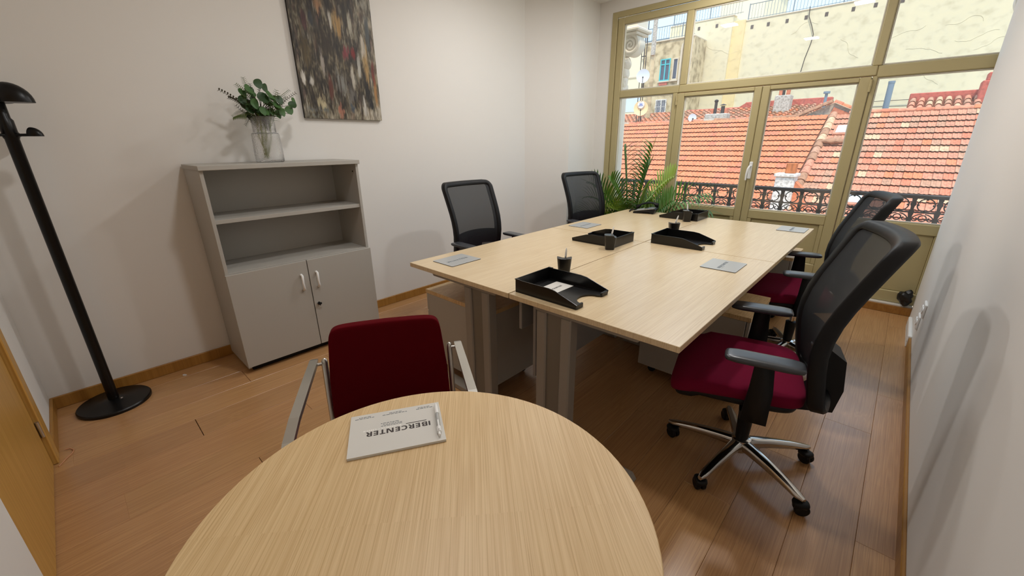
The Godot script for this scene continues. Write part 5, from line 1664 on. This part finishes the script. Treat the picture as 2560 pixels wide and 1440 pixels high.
	window_on(cb, -12.85, -12.35, 6.75, 7.3, -28.0, M.stone_trim, 2, false)
	part(cb, "ledge", bc(V(-19, 5.6, -28.05), V(-11.2, 5.68, -27.95)), M.stone_trim)
	part(cb, "lower_glass", bc(V(-14.6, 3.4, -28.02), V(-12.3, 4.5, -27.97)), M.dish)
	var up := thing("rear_building", "pale block rising behind the left terrace railing", "building", Vector3.ZERO)
	part(up, "wall", bc(V(-10.2, -9, -40), V(-7.4, 11.4, -34)), M.cream_wall)
	part(up, "cornice", bc(V(-10.3, 11.4, -40), V(-7.3, 11.6, -33.9), 0.02), M.stone_trim)
	struct("floor_street", bc(V(-60, -9.2, -80), V(60, -9, -4.2)), M.concrete)

func window_on(t: Node3D, x0: float, x1: float, y0: float, y1: float, z: float, m: Material, lights: int, bar: bool) -> void:
	var w := part(t, "window", B.new().bb(V(x0, y0, z - 0.02), V(x0 + 0.05, y1, z + 0.05)).bb(V(x1 - 0.05, y0, z - 0.02), V(x1, y1, z + 0.05)).bb(V(x0 + 0.05, y0, z - 0.02), V(x1 - 0.05, y0 + 0.06, z + 0.048)).bb(V(x0 + 0.05, y1 - 0.05, z - 0.02), V(x1 - 0.05, y1, z + 0.048)).mesh(), m)
	var dx := (x1 - x0) / lights
	for i in lights:
		part(w, "pane", bc(V(x0 + dx * i + 0.02, y0 + 0.03, z - 0.02), V(x0 + dx * (i + 1) - 0.02, y1 - 0.03, z + 0.01)), M.dark_pane)
		if i:
			part(w, "mullion", bc(V(x0 + dx * i - 0.03, y0 + 0.06, z), V(x0 + dx * i + 0.03, y1 - 0.05, z + 0.046)), m)
	if bar:
		part(w, "crossbar", bc(V(x0 + 0.05, y1 - 0.28, z), V(x1 - 0.05, y1 - 0.23, z + 0.04)), m)
	part(w, "sill", bc(V(x0 - 0.05, y0 - 0.06, z - 0.02), V(x1 + 0.05, y0, z + 0.09)), M.stone_trim)

func terrace(label: String, x0: float, x1: float, y0: float, y1: float, z: float) -> void:
	var t := thing("terrace_railing", label, "railing", Vector3.ZERO)
	part(t, "top_rail", bc(V(x0, y1 - 0.03, z - 0.015), V(x1, y1, z + 0.015)), M.rail_grey)
	part(t, "bottom_rail", bc(V(x0, y0 + 0.05, z - 0.01), V(x1, y0 + 0.07, z + 0.01)), M.rail_grey)
	var b := B.new()
	var x := x0
	while x < x1:
		b.bb(V(x - 0.007, y0, z - 0.007), V(x + 0.007, y1 - 0.02, z + 0.007))
		x += 0.135
	var o := part(t, "bars", b.mesh(), M.rail_grey)
	o.set_meta("kind", "stuff")
	x = x0
	while x <= x1:
		part(t, "post", bc(V(x - 0.02, y0, z - 0.02), V(x + 0.02, y1 + 0.02, z + 0.02)), M.rail_grey)
		x += 1.9
